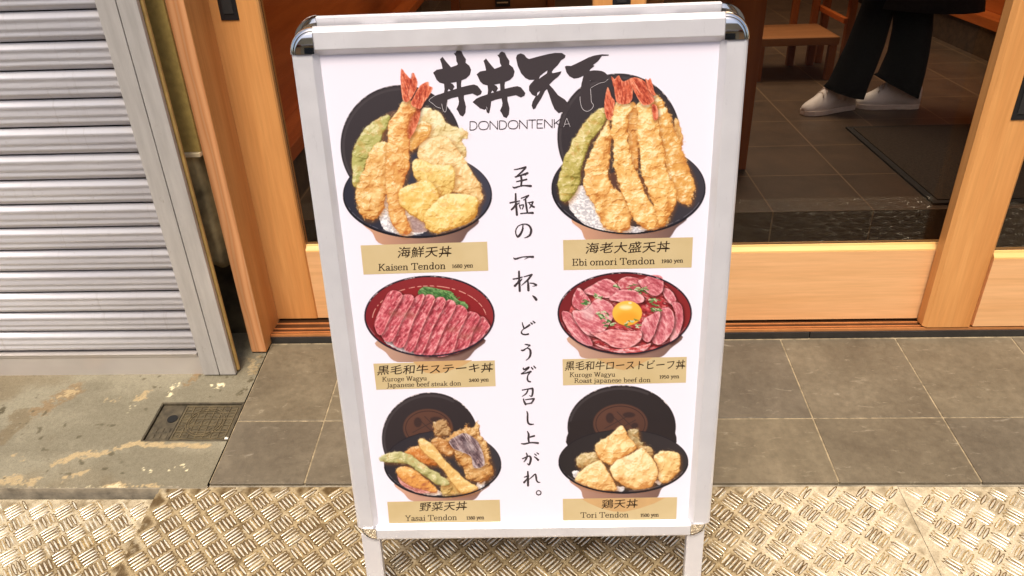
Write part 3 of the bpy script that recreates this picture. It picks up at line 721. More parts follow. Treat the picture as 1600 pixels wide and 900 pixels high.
for y in (3.665, 4.0):
    b = MB(); b.box(1.418, 1.452, y, y + .034, 0.1702, 0.75); b.build('arm_post', M['dark_wood_z'], root, 0.003, 1)
# door mat
root = thing('door_mat', (1.55, 2.55, 0.17), 'dark brown rubber-edged door mat on the shop floor', 'mat')
b = MB(); b.box(1.222, 2.078, 2.192, 2.908, 0.1702, 0.180); b.build('pile', M['mat'], root)
b = MB()
for a in ((1.20, 1.2215, 2.17, 2.93), (2.0785, 2.10, 2.17, 2.93), (1.2217, 2.0783, 2.17, 2.1915), (1.2217, 2.0783, 2.9085, 2.93)): b.box(a[0], a[1], a[2], a[3], 0.1702, 0.177)
b.build('border', M['rubber'], root)

# ================================================================== PERSON (legs seen through the glass)
root = thing('person', (1.40, 3.17, 0.17), 'person standing inside in black flared trousers, long black coat and white sneakers', 'person')
def skin(name, verts, edges, rad, mat, parent, rootv=0, sub=2):
    me = bpy.data.meshes.new(name); off = wloc(parent)
    me.from_pydata([tuple(Vector(v) - off) for v in verts], edges, []); me.materials.append(mat)
    o = bpy.data.objects.new(name, me); link(o, parent)
    md = o.modifiers.new('skin', 'SKIN'); md.use_smooth_shade = True
    for i, sv in enumerate(me.skin_vertices[0].data):
        r = rad[i]; sv.radius = r if isinstance(r, tuple) else (r, r); sv.use_root = (i == rootv)
    sb = o.modifiers.new('smooth', 'SUBSURF'); sb.levels = sub; sb.render_levels = sub
    return o
F = 0.17
V = [(1.45, 3.17, F + .93), (1.45, 3.17, F + 1.10), (1.455, 3.17, F + 1.30), (1.45, 3.17, F + 1.42), (1.44, 3.17, F + 1.50),
     (1.42, 3.17, F + 1.565), (1.40, 3.17, F + 1.63), (1.40, 3.17, F + 1.70),
     (1.45, 3.06, F + 1.39), (1.46, 3.00, F + 1.13), (1.40, 3.01, F + .92), (1.38, 3.02, F + .85),
     (1.45, 3.28, F + 1.39), (1.47, 3.34, F + 1.13), (1.42, 3.33, F + .92), (1.40, 3.33, F + .85),
     (1.43, 3.10, F + .88), (1.335, 3.13, F + .47), (1.27, 3.175, F + .10), (1.20, 3.155, F + .05), (1.13, 3.13, F + .035),
     (1.46, 3.24, F + .88), (1.49, 3.215, F + .47), (1.52, 3.195, F + .10), (1.45, 3.20, F + .05), (1.385, 3.205, F + .035)]
E_ = [(0, 1), (1, 2), (2, 3), (3, 4), (4, 5), (5, 6), (6, 7), (3, 8), (8, 9), (9, 10), (10, 11), (3, 12), (12, 13), (13, 14), (14, 15),
      (0, 16), (16, 17), (17, 18), (18, 19), (19, 20), (0, 21), (21, 22), (22, 23), (23, 24), (24, 25)]
Rd = [.12, .10, .12, .10, .05, .075, .088, .06, .05, .04, .03, .03, .05, .04, .03, .03, .075, .05, .026, .022, .018, .075, .05, .026, .022, .018]
for hv, sy in ((11, -1), (15, 1)):               # four fingers and a thumb on each relaxed hand
    hx, hy, hzz = V[hv]
    for fx, ln in ((-.027, .062), (-.009, .072), (.009, .068), (.026, .054), (-.05, .034)):
        V.append((hx + fx, hy, hzz - (.030 if abs(fx) < .04 else .0))); V.append((hx + fx * 1.15, hy - sy * .006, hzz - .032 - ln * .5)); V.append((hx + fx * 1.15, hy - sy * .018, hzz - .03 - ln))
        k_ = len(V); E_ += [(hv, k_ - 3), (k_ - 3, k_ - 2), (k_ - 2, k_ - 1)]; Rd += [.010, .009, .0075]
skin('body', V, E_, Rd, M['skin'], root)
def ring(cx, cy, cz, rx, ry, n=20, tilt=0.0, crease=0.0, ph=0.0):
    return [Vector((cx + rx * math.cos(t) * (1 + crease * math.sin(5 * t + ph)), cy + ry * math.sin(t) * (1 + crease * math.cos(4 * t + ph)), cz + tilt * math.cos(t))) for t in [2 * math.pi * k / n for k in range(n)]]
b = MB()
b.loft([ring(1.257, 3.150, .252, .083, .078, tilt=-.024, crease=.03), ring(1.268, 3.148, .295, .080, .075, crease=.03, ph=1), ring(1.284, 3.143, .365, .078, .070, crease=.02), ring(1.300, 3.138, .45, .072, .066, crease=.02, ph=2),
        ring(1.318, 3.133, .59, .062, .064), ring(1.36, 3.12, .78, .075, .075), ring(1.43, 3.10, 1.02, .09, .085)], caps=True)
b.loft([ring(1.487, 3.195, .258, .098, .080, tilt=-.05, crease=.03), ring(1.497, 3.197, .315, .091, .077, crease=.03, ph=1), ring(1.507, 3.20, .40, .080, .072, crease=.02), ring(1.503, 3.205, .49, .076, .068, crease=.02, ph=2),
        ring(1.490, 3.21, .59, .074, .066), ring(1.47, 3.22, .78, .080, .075), ring(1.46, 3.235, 1.02, .09, .085)], caps=True)
b.loft([ring(1.445, 3.17, .99, .12, .16), ring(1.45, 3.17, 1.10, .13, .16), ring(1.45, 3.17, 1.22, .115, .145)])
b.build('trousers', M['cloth_black'], root)
b = MB()
b.loft([ring(1.505, 3.17, .585, .235, .19, tilt=-.012, crease=.03), ring(1.50, 3.17, .66, .22, .19, crease=.03), ring(1.47, 3.17, .95, .17, .185), ring(1.455, 3.17, 1.20, .145, .165), ring(1.455, 3.17, 1.40, .15, .185), ring(1.45, 3.17, 1.55, .125, .20), ring(1.44, 3.17, 1.63, .07, .09), ring(1.435, 3.17, 1.665, .058, .06)])
b.tube([(1.45, 3.03, 1.57), (1.46, 2.98, 1.40), (1.46, 2.97, 1.28), (1.41, 2.98, 1.08)], [.07, .062, .056, .05], 14)
b.tube([(1.45, 3.31, 1.57), (1.47, 3.36, 1.40), (1.47, 3.37, 1.28), (1.43, 3.36, 1.08)], [.07, .062, .056, .05], 14)
b.build('coat', M['coat'], root)
b = MB(); hr = []
for k, (dz, r) in enumerate(((-.10, .078), (-.04, .098), (.03, .108), (.08, .098), (.12, .07), (.138, .02))):
    hr.append(ring(1.418 - .0 * k, 3.17, F + 1.665 + dz, r, r * .88, 18))
b.loft(hr); b.build('hair', M['hair'], root)
for pth in ([(1.245, 3.168, F + .055), (1.262, 3.165, F + .11), (1.272, 3.158, F + .19)], [(1.515, 3.195, F + .055), (1.515, 3.195, F + .11), (1.51, 3.198, F + .19)]):
    b = MB(); b.tube(pth, [.030, .036, .038], 14); b.build('sock', M['sole'], root)
def shoe(toe, heel, parent):
    toe, heel = Vector(toe), Vector(heel); d = (toe - heel); L = d.length; d.normalize(); sd = Vector((-d.y, d.x, 0))
    ts = [0, .04, .15, .3, .45, .6, .75, .88, .96, 1.0]
    hw = [.016, .027, .033, .032, .034, .041, .044, .038, .026, .012]
    ht = [.085, .118, .150, .158, .140, .104, .074, .056, .045, .034]
    rings = []
    for t, w_, h_ in zip(ts, hw, ht):
        c = heel + d * L * t; r = []
        for a in np.linspace(0, 2 * math.pi, 17)[:-1]:
            ca, sa = math.cos(a), math.sin(a)
            wide = w_ * (1 if sa < 0 else (1 - 0.42 * sa ** 1.5 * (1 if t < .6 else .6)))
            z = 0.018 + (h_ - 0.018) * max(sa, 0) ** 0.8 if sa > 0 else 0.018
            r.append(c + sd * ca * wide + Vector((0, 0, z)))
        rings.append(r)
    b = MB(); b.loft(rings); o = b.build('shoe', M['shoe'], parent)
    b = MB(); r0 = []; r1 = []
    out = [(heel + d * L * t * 1.0 + sd * (w_ + .002)) for t, w_ in zip(ts, hw)] + [(heel + d * L * t + sd * -(w_ + .002)) for t, w_ in list(zip(ts, hw))[::-1]]
    b.loft([[p + Vector((0, 0, .0005)) for p in out], [p + Vector((0, 0, .022)) for p in out]], smooth=False)
    b.build('sole', M['sole'], o, 0.003, 2)
    b = MB()
    for k in range(5):
        t = .42 + k * .065; c = heel + d * L * t; zz = [.146, .130, .114, .099, .085][k]
        b.tube([c - sd * .026 + Vector((0, 0, zz - .014)) , c - sd * .012 + Vector((0, 0, zz + .001)), c + sd * .012 + Vector((0, 0, zz + .001)), c + sd * .026 + Vector((0, 0, zz - .014)) + d * .008], .0028, 6)
    b.build('laces', M['sole'], o)
shoe((1.086, 3.118, F), (1.325, 3.205, F), root)
shoe((1.340, 3.212, F), (1.590, 3.185, F), root)
# ================================================================== MENU SIGN (A-frame, A1 snap frames)
S_RT = np.array([0.9998735831, 0.0152935779, 0.0043502049]); S_UP = np.array([-0.0063049456, 0.1301889347, 0.9914691568])
S_N = np.array([0.0145967622, -0.9913712462, 0.1302689018]); S_O = np.array([-0.0271888416, 0.9506494066, 0.094788134])
def sw(u, v, w_=0.0): return S_O + u * S_RT + v * S_UP + w_ * S_N
# artwork layout: position on the photographed sheet -> metres on the poster
HM = np.array([[0.000880102688798591, -2.6582695581601883e-05, -0.7102953401413901], [-1.5319674175604052e-05, -0.0010919968014312192, 0.9075673316096481], [1.6749283139207516e-05, -0.0003062300876915566, 1.0]])
def uv(x, y):
    q = HM[2, 0] * x + HM[2, 1] * y + HM[2, 2]
    return (HM[0, 0] * x + HM[0, 1] * y + HM[0, 2]) / q, (HM[1, 0] * x + HM[1, 1] * y + HM[1, 2]) / q
PW = -0.0100
def P(x, y, dw=0.0):
    u, v = uv(x, y); return sw(u, v, PW + dw)
sign = thing('menu_sign', (-0.03, 1.09, gz(1.09)), 'silver A-frame street sign with a poster of six rice bowls', 'menu sign')
# rail section: (across from the opening edge outwards, depth)
SEC = [(-0.0085, -0.0100), (0.0, 0.0), (0.0225, 0.0), (0.0262, -0.0012), (0.0288, -0.0040), (0.0302, -0.0085), (0.0302, -0.0125), (0.0286, -0.0130), (0.0286, -0.0145), (0.0302, -0.0150), (0.0302, -0.0185), (-0.0085, -0.0185)]
HWD, VT = 0.2865, 0.8285
def frame(T, parent):
    cu, cv0, cv1 = 0.2814, 0.0055, 0.823
    runs = [('top', lambda a, p, q: T(a, VT + p, q), -cu, cu), ('bottom', lambda a, p, q: T(a, -p * 0.82, q), -cu, cu),
            ('l', lambda a, p, q: T(-HWD - p, a, q), cv0, cv1), ('r', lambda a, p, q: T(HWD + p, a, q), cv0, cv1)]
    for nm, tf, a0, a1 in runs:
        # open inside the corner: the inner lip is mitred by the cap, so the rail keeps one section
        b = MB(); b.extrude(SEC, tf, a0, a1, 0, False); o = b.build('frame_rail', M['alu'], parent, 0.0007, 2)
    for su, cv, sv, R in ((-1, cv1, 1, 0.0360), (1, cv1, 1, 0.0360), (-1, cv0, -1, 0.0305), (1, cv0, -1, 0.0305)):
        b = MB(); n = 14; rings = []
        prof = [(0.0, 0.0022), (R - 0.010, 0.0022), (R - 0.0075, 0.0012), (R - 0.0068, 0.0004), (R - 0.0055, 0.0010), (R - 0.0025, -0.0006), (R - 0.0004, -0.0045), (R, -0.009), (R, -0.0195), (0.0, -0.0195)]
        for k in range(n + 1):
            t = math.pi / 2 * k / n
            rings.append([Vector(T(su * (cu + 0.0003 + r * math.sin(t)), cv + sv * (0.0003 + r * math.cos(t)), q)) for r, q in prof])
        b.loft(rings, smooth=True); o = b.build('corner_cap', M['chrome'], parent)
        o.modifiers.new('split', 'EDGE_SPLIT').split_angle = math.radians(50)
frame(lambda u, v, w_: tuple(sw(u, v, w_)), sign)
# rear panel leans the other way and is hinged at the top
hz = np.array([-S_RT[1], S_RT[0], 0.0]); hz /= np.linalg.norm(hz)
R_UP = S_UP - 2 * np.dot(S_UP, hz) * hz; R_UP /= np.linalg.norm(R_UP); R_N = np.cross(R_UP, S_RT); R_N /= np.linalg.norm(R_N)
top = sw(0, 0.8740, -0.0430)
R_O = top - 0.8590 * R_UP
def rw(u, v, w_=0.0): return tuple(R_O + u * S_RT + v * R_UP + w_ * R_N)
rear = bpy.data.objects.new('rear_panel', None); link(rear, sign); rear['label'] = 'back panel leaning away from the street'
frame(rw, rear)
b = MB(); b.obox(rw, -0.296, 0.296, -0.006, 0.836, -0.012, -0.0066); b.build('back_sheet', M['sheet_back'], rear)
# legs below each panel, feet on the ramp
def leg(T, u0, u1, parent):
    o_, d_ = np.array(T(0, 0, 0)), np.array(T(0, -1, 0)) - np.array(T(0, 0, 0))
    t = 0.0
    for _ in range(30):
        q = o_ + d_ * t; t += (q[2] - gz(q[1]) + 0.006) / (-d_[2] + SLOPE * d_[1]) if abs(d_[2]) > 0 else 0
    b = MB(); b.obox(T, u0, u1, -t + 0.008, -0.012, -0.0180, -0.004); l = b.build('leg', M['alu'], parent, 0.0015, 2)
    b = MB(); b.obox(T, u0 - .001, u1 + .001, -t, -t + 0.0078, -0.019, -0.003); b.build('foot', M['rubber'], l, 0.001, 1)
leg(lambda u, v, w_: tuple(sw(u, v, w_)), -0.3115, -0.2785, sign); leg(lambda u, v, w_: tuple(sw(u, v, w_)), 0.2770, 0.3080, sign)
leg(rw, -0.3115, -0.2785, rear); leg(rw, 0.2770, 0.3080, rear)
for u0 in (-0.22, 0.17):
    b = MB(); b.obox(lambda u, v, w_: tuple(sw(u, v, w_)), u0, u0 + 0.05, 0.845, 0.8565, -0.0235, -0.0188); b.build('hinge', M['alu'], sign, 0.001, 1)

# poster sheet
b = MB(); b.obox(lambda u, v, w_: tuple(sw(u, v, w_)), -0.296, 0.296, -0.009, 0.838, PW - 0.0012, PW)
poster = b.build('poster', M['paper'], sign)

def pbuild(b, name, mat, label=None):
    o = b.build(name, mat, poster_parent, recalc=False)
    if label: o['label'] = label
    return o
poster_parent = poster
# meshes under the poster: wloc() follows parents, poster itself sits at the sign's origin

# ------------------------------------------------------------------ printed pictures
ST = 0.75
class Print:
    def __init__(self, ox, oy, sc, x0, y0, x1, y1, seed):
        """zoom frame: artwork x = ox + zx/sc ; picture covers zx in x0..x1, zy in y0..y1"""
        self.ox, self.oy, self.sc = ox, oy, sc
        xs = np.arange(ox + x0 / sc, ox + x1 / sc, ST); ys = np.arange(oy + y0 / sc, oy + y1 / sc, ST)
        self.X, self.Y = np.meshgrid(xs, ys); self.xs, self.ys = xs, ys
        self.c = np.zeros(self.X.shape + (3,)); self.a = np.zeros(self.X.shape)
        self.n = Noise(seed); self.n2 = Noise(seed + 100)
    def pt(self, pts, smooth=5):
        p = np.array(pts, float) / self.sc + np.array([self.ox, self.oy])
        return catmull(p, smooth) if smooth else p
    def win(self, p, pad=8):
        x0, y0 = p.min(0) - pad; x1, y1 = p.max(0) + pad
        i0, i1 = np.searchsorted(self.xs, (x0, x1)); j0, j1 = np.searchsorted(self.ys, (y0, y1))
        return (slice(j0, j1), slice(i0, i1))
    def over(self, s, col, k):
        k = np.clip(k, 0, 1)
        a0 = self.a[s]; a1 = k + a0 * (1 - k)
        w0 = np.where(a1 > 1e-6, a0 * (1 - k) / np.maximum(a1, 1e-6), 0)[..., None]; w1 = np.where(a1 > 1e-6, k / np.maximum(a1, 1e-6), 0)[..., None]
        self.c[s] = self.c[s] * w0 + np.broadcast_to(col, self.c[s].shape) * w1; self.a[s] = a1
    def ell(self, cx, cy, rx, ry, col, grad=None, soft=0.6, rot=0.0, amt=1.0):
        t = np.linspace(0, 2 * np.pi, 90)[:-1]
        ex = rx * np.cos(t); ey = ry * np.sin(t); cr, sr = math.cos(rot), math.sin(rot)
        return self.poly(np.c_[cx + ex * cr - ey * sr, cy + ex * sr + ey * cr], col, grad, soft, 0, amt)
    def poly(self, pts, col, grad=None, soft=0.6, smooth=5, amt=1.0, mot=0.0, ms=6.0):
        p = self.pt(pts, smooth); s = self.win(p); X, Y = self.X[s], self.Y[s]
        if X.size == 0: return
        d = poly_sd(p, X, Y); c = np.array(col, float) / 255
        c = np.broadcast_to(c, X.shape + (3,)).copy()
        if grad is not None:      # second colour towards a direction
            g, (gx, gy) = grad
            q = (X - X.mean()) * gx + (Y - Y.mean()) * gy; q = (q - q.min()) / (np.ptp(q) + 1e-9)
            c = c * (1 - q[..., None]) + np.array(g, float) / 255 * q[..., None]
        if mot: c = np.clip(c + (mot * (self.n.fbm(X / ms, Y / ms, 4) - 0.5))[..., None], 0, 1)
        self.over(s, c, sstep(-soft, soft, d) * amt)
    def ring(self, cx, cy, rx, ry, wd, col, a0=0, a1=360, amt=1.0, rot=0.0, brk=0.0):
        t = np.radians(np.linspace(a0, a1, 100)); cr, sr = math.cos(rot), math.sin(rot)
        ex = rx * np.cos(t); ey = ry * np.sin(t)
        self.line(np.c_[cx + ex * cr - ey * sr, cy + ex * sr + ey * cr], wd, col, amt, brk)
    def line(self, pts, wd, col, amt=1.0, brk=0.0):
        p = self.pt(pts, 0); s = self.win(p); X, Y = self.X[s], self.Y[s]
        if X.size == 0: return
        d = line_d(p, X, Y); k = sstep(wd / 2 + .5, wd / 2 - .4, d)
        if brk: k = k * sstep(brk - .06, brk + .06, self.n.fbm(X / 5, Y / 5, 2))
        self.over(s, np.array(col, float) / 255, k * amt)
    def fried(self, pts, base=(232, 180, 106), light=(254, 239, 194), dark=(198, 132, 68), R=13, rough=1.6, lump=1.0, seed=0, shadow=0.5, tint=None, flake=1.0):
        """crumbed piece: rounded height field with crust lumps, lit from the upper left in the picture"""
        p = self.pt(pts); s = self.win(p, 14); X, Y = self.X[s], self.Y[s]
        if X.size == 0: return
        o = seed * 31.7
        d = poly_sd(p, X, Y)
        e = rough * 2.4 * (self.n.fbm(X / 5.0 + o, Y / 5.0, 3) - 0.5) + 4.0 * lump * (self.n2.fbm(X / 13 + o, Y / 13, 2) - 0.5)
        sh = sstep(-6, 4, poly_sd(p + np.array([1.6, 2.4]), X, Y)) * shadow * (self.a[s] > 0.5)
        self.c[s] = self.c[s] * (1 - sh[..., None]) + np.array([0.56, 0.32, 0.14]) * sh[..., None]
        dd = d + e
        t = np.clip(dd / R, 0, 1); h = R * 0.42 * np.sqrt(1 - (1 - t) ** 2)
        rg = 1 - np.abs(2 * self.n2.fbm(X / 12 + o + 3, Y / 9, 3) - 1); rg = sstep(0.72, 1.0, rg)
        h = h + lump * (8.0 * (self.n.fbm(X / 15 + o, Y / 15, 2) - 0.5) + 2.6 * (self.n2.fbm(X / 6.5 + o, Y / 6.5, 2) - 0.5) + 0.9 * rg * flake + 0.35 * (self.n.fbm(X / 2.6, Y / 2.6 + o, 2) - 0.5))
        gy, gx = np.gradient(h, ST)
        L = np.array([-0.34, -0.62, 0.71]); nn = np.sqrt(gx * gx + gy * gy + 1)
        lam = (-gx * L[0] - gy * L[1] + L[2]) / nn
        yy = (Y - p[:, 1].min()) / (np.ptp(p[:, 1]) + 1e-6)
        q = np.clip((lam - 0.05) / 0.95, 0, 1) * 0.66 + 0.50 * (self.n.fbm(X / 17 + o + 5, Y / 17, 3) - 0.5) + 0.20 * (self.n2.fbm(X / 6 + o, Y / 6 + 7, 2) - 0.5) + 0.20 + 0.10 * (0.5 - yy)
        q = q - 0.10 * sstep(2.5, 0, dd)
        bs, li, da = (np.array(v, float) / 255 for v in (base, light, dark))
        if tint is not None:
            tc, ty0, ty1 = tint
            k = sstep(ty0 / self.sc + self.oy, ty1 / self.sc + self.oy, Y)[..., None]; bs = np.array(tc, float) / 255 * k + bs * (1 - k)
        q = q[..., None]
        c = np.where(q < 0.55, da + (bs - da) * sstep(0.10, 0.55, q), bs + (li - bs) * sstep(0.55, 0.95, q))
        fl = (sstep(0.55, 0.95, rg) * 0.30 + sstep(0.70, 0.80, self.n2.fbm(X / 3.2 + o, Y / 3.2, 2)) * 0.35) * sstep(0.4, 0.75, q[..., 0]) * flake
        c = c * (1 - fl[..., None]) + np.array([1.0, 0.96, 0.84]) * fl[..., None]
        br = sstep(0.58, 0.74, self.n.fbm(X / 8 - o, Y / 8, 3)) * 0.22 * flake
        c = c * (1 - br[..., None]) + np.array([0.78, 0.46, 0.18]) * br[..., None]
        gl = sstep(0.97, 1.0, lam) * sstep(0.58, 0.66, self.n.fbm(X / 5 + o + 40, Y / 5, 2)) * 0.5
        c = c * (1 - gl[..., None]) + np.array([1.0, 0.98, 0.92]) * gl[..., None]
        cr = sstep(0.62, 0.72, self.n2.fbm(X / 2.8 + o + 60, Y / 2.8, 2)) * sstep(-4.0, -0.5, dd) * (dd < 0.5) * min(1.0, rough / 2.0) * 0.6
        self.over(s, np.clip(bs * 0.6 + li * 0.4, 0, 1), cr)
        self.over(s, np.clip(c, 0, 1), sstep(-0.9, 1.2, dd))
    def meat(self, pts, base, light, dark, ang=0.0, stripe=3.2, seed=0, shadow=0.45, R=7, marb=0.5):
        p = self.pt(pts); s = self.win(p, 12); X, Y = self.X[s], self.Y[s]
        if X.size == 0: return
        o = seed * 17.3; d = poly_sd(p, X, Y) + 1.2 * (self.n.fbm(X / 4 + o, Y / 4, 3) - 0.5)
        sh = sstep(-5, 2, poly_sd(p + np.array([1.2, 2.0]), X, Y)) * shadow * (self.a[s] > 0.5)
        self.c[s] = self.c[s] * (1 - sh[..., None]) + np.array([0.25, 0.05, 0.05]) * sh[..., None] * 0.6
        u = X * math.cos(ang) + Y * math.sin(ang); v = -X * math.sin(ang) + Y * math.cos(ang)
        f = self.n.fbm(u / (stripe * 4) + o, v / stripe, 4); g = self.n2.fbm(X / 3 + o, Y / 3, 3)
        q = 0.5 + 1.5 * (f - 0.5) + 0.7 * (g - 0.5) + 0.22 * sstep(6, 0, d) - 0.06
        bs, li, da = (np.array(v_, float) / 255 for v_ in (base, light, dark)); q = np.clip(q, 0, 1)[..., None]
        c = np.where(q < 0.5, da + (bs - da) * q * 2, bs + (li - bs) * (q - 0.5) * 2)
        mk = (sstep(0.63, 0.72, self.n2.fbm(u / 5 + o, v / 1.6, 3)) * marb)[..., None]; c = c * (1 - mk) + np.array([1.0, 0.86, 0.84]) * mk
        rim = (sstep(2.0, 0.4, d) * 0.25)[..., None]; c = c * (1 - rim) + li * rim
        self.over(s, np.clip(c, 0, 1), sstep(-.5, .5, d))
    def rice(self, pts, seed=0):
        p = self.pt(pts); s = self.win(p, 8); X, Y = self.X[s], self.Y[s]; d = poly_sd(p, X, Y) + 2.4 * (self.n.fbm(X / 3, Y / 3, 2) - .5)
        g = self.n2.fbm(X / 2.6 + seed, Y / 1.9, 2); f = self.n.fbm(X / 9, Y / 9, 2)
        q = np.clip(0.5 + 2.2 * (g - 0.5) + 0.5 * (f - .5), 0, 1)[..., None]
        c = np.array([196, 192, 198]) / 255 * (1 - q) + np.array([255, 252, 252]) / 255 * q
        self.over(s, c, sstep(-.5, .5, d))
    def greens(self, cx, cy, r, n, seed=0, cols=((74, 128, 66), (128, 168, 100), (52, 96, 52)), ry=None, L=9):
        rs = random.Random(seed)
        for i in range(n):
            a = rs.uniform(0, 6.28); q = r * math.sqrt(rs.random()); x = cx + q * math.cos(a); y = cy + (ry or r) / r * q * math.sin(a); t = rs.uniform(-.5, .9)
            l = rs.uniform(.5, 1) * L * self.sc / 3
            pts = [(x - l * math.cos(t), y - l * math.sin(t)), (x, y + rs.uniform(-4, 4)), (x + l * math.cos(t), y + l * math.sin(t))]
            self.line(pts, rs.uniform(1.0, 2.2), rs.choice(cols))
    def specks(self, cx, cy, rx, ry, a0, a1, n, seed, col=(236, 226, 222)):
        rs = random.Random(seed)
        for i in range(n):
            t = math.radians(rs.uniform(a0, a1)); dt = rs.uniform(.01, .05)
            self.line([(cx + rx * math.cos(t), cy + ry * math.sin(t)), (cx + rx * math.cos(t + dt), cy + ry * math.sin(t + dt))], rs.uniform(.5, 1.1), col, rs.uniform(.4, .9))
    def emit(self, name, label, dw):
        a = self.a[..., None]; lin = s2l(np.clip(self.c, 0, 1)) * 0.93 * a + np.array(PAPER) * (1 - a)
        U, V = uv(self.X, self.Y)
        P3 = S_O + U[..., None] * S_RT + V[..., None] * S_UP + (PW + dw) * S_N
        o = grid_mesh(name, P3, lin, self.a > 0.004, M['print'], poster); o['label'] = label; return o

def bowl_back(p, pts_or_ell, tone=(64, 58, 62), tone2=(52, 46, 50)):
    cx, cy, rx, ry = pts_or_ell
    p.ell(cx, cy, rx, ry, (44, 40, 44)); p.ell(cx, cy + 1, rx - 5, ry - 5, tone, (tone2, (0.3, 1)))
    p.ring(cx, cy + 4, rx - 14, ry - 16, 3.5, (84, 77, 80), 150, 300, 0.5)
    p.specks(cx, cy, rx - 2, ry - 2, 190, 330, 26, int(cx))
def bowl_front(p, cx, cy, rx, ry, body, inner=(44, 44, 56), inner2=(70, 70, 84), rim=(28, 26, 34), bodyc=(176, 140, 126), bodyc2=(226, 196, 176)):
    p.poly(body, bodyc, (bodyc2, (-1, 0.15)), 0.8)
    p.ell(cx, cy, rx, ry, rim)
    p.ell(cx, cy - 3, rx - 6, ry - 6, inner, (inner2, (0.8, -0.5)))
def bowl_rim(p, cx, cy, rx, ry, rim=(30, 28, 36)):
    p.ring(cx, cy, rx - 3, ry - 3, 2.2, rim, 5, 175); p.ring(cx, cy - 6, rx - 8, ry - 8, 0.8, (150, 146, 158), 20, 160, 0.55, brk=0.45)
RED, RED_L, RED_D = (214, 104, 74), (240, 160, 126), (150, 54, 40)
def tail(p, pts, seed=0, k=0):
    p.meat(pts, RED, RED_L, RED_D, 1.3 + k, 2.0, seed, 0.3, marb=0.12)

def dish_seafood():
    p = Print(510, 90, 3.0, 40, 30, 800, 885, 1)
    bowl_back(p, (350, 412, 284, 284))
    p.ell(335, 330, 92, 84, (112, 82, 70), amt=.75); p.ell(335, 330, 70, 62, (84, 64, 58), amt=.7)
    bowl_front(p, 427, 643, 350, 203, [(178, 760), (215, 820), (262, 876), (440, 884), (610, 876), (662, 820), (705, 752), (430, 700)], bodyc=(92, 72, 72), bodyc2=(222, 168, 136))
    p.rice([(245, 690), (300, 640), (420, 700), (480, 800), (400, 835), (320, 825), (260, 790)], 3)
    p.ell(430, 780, 70, 40, (120, 70, 60), amt=.5)
    p.fried([(445, 240), (478, 236), (530, 255), (560, 300), (600, 320), (640, 335), (668, 350), (660, 378), (640, 392), (655, 440), (640, 470), (560, 480), (470, 440), (440, 380), (425, 300)], (232, 214, 160), (250, 242, 206), (184, 152, 92), 12, seed=1)
    p.fried([(440, 400), (500, 370), (560, 370), (610, 420), (650, 480), (690, 545), (722, 600), (735, 650), (712, 680), (640, 640), (560, 620), (480, 560), (430, 490)], (236, 202, 142), (252, 236, 188), (190, 136, 76), 16, seed=2)
    p.fried([(120, 520), (118, 465), (140, 395), (180, 332), (230, 290), (286, 268), (297, 300), (270, 350), (250, 402), (200, 480), (165, 560), (150, 612), (125, 595)], (186, 182, 110), (224, 216, 160), (124, 120, 56), 10, 1.1, 0.8, 3)
    p.fried([(400, 300), (450, 300), (492, 318), (482, 362), (440, 402), (402, 440), (384, 420), (392, 360)], (224, 168, 92), seed=4, R=10)
    p.fried([(212, 430), (285, 395), (292, 500), (284, 640), (270, 705), (240, 750), (190, 762), (155, 722), (134, 640), (150, 590), (180, 520)], (226, 174, 104), (250, 222, 160), (176, 106, 48), 14, 2.2, seed=5)
    p.meat([(395, 230), (440, 240), (432, 300), (405, 360), (380, 385), (372, 330)], (206, 106, 74), (236, 150, 116), (150, 60, 40), 1.4, 2.4, 2, .3, marb=.1)
    p.fried([(296, 300), (332, 250), (362, 205), (408, 205), (420, 240), (396, 280), (382, 330), (384, 380), (388, 440), (388, 520), (364, 600), (356, 660), (380, 760), (396, 820), (350, 832), (300, 765), (284, 680), (276, 560), (278, 460), (288, 370)], (234, 176, 108), (252, 226, 166), (190, 112, 56), 15, 1.4, 1.0, 6, tint=((226, 168, 96), 260, 420))
    tail(p, [(350, 52), (372, 75), (396, 98), (402, 72), (414, 80), (428, 122), (412, 168), (384, 206), (360, 200), (352, 160), (348, 110)], 1)
    tail(p, [(476, 113), (482, 132), (498, 140), (488, 168), (458, 210), (438, 240), (396, 218), (414, 176), (438, 132)], 2, .4)
    p.line([(400, 75), (390, 130), (378, 190)], 1.0, (150, 60, 50), .7); p.line([(470, 130), (440, 180), (420, 215)], .9, (160, 70, 56), .7)
    p.fried([(402, 495), (432, 474), (490, 498), (560, 500), (596, 510), (602, 600), (560, 650), (500, 650), (440, 590), (408, 545)], (236, 204, 124), (252, 232, 172), (190, 140, 66), 18, 1.2, .9, 7)
    p.fried([(340, 628), (372, 604), (430, 580), (475, 575), (512, 602), (530, 655), (505, 705), (462, 765), (430, 752), (380, 722), (345, 686)], (236, 198, 112), (252, 228, 160), (190, 134, 56), 18, 1.1, .8, 8)
    p.fried([(500, 682), (560, 640), (642, 640), (700, 652), (716, 690), (700, 745), (660, 782), (600, 802), (520, 822), (470, 802), (458, 742)], (238, 202, 118), (252, 232, 166), (190, 134, 56), 20, 1.3, .8, 9)
    bowl_rim(p, 427, 643, 350, 203)
    p.emit('dish_print', 'picture of a seafood tempura bowl with one upright shrimp', 0.0002)
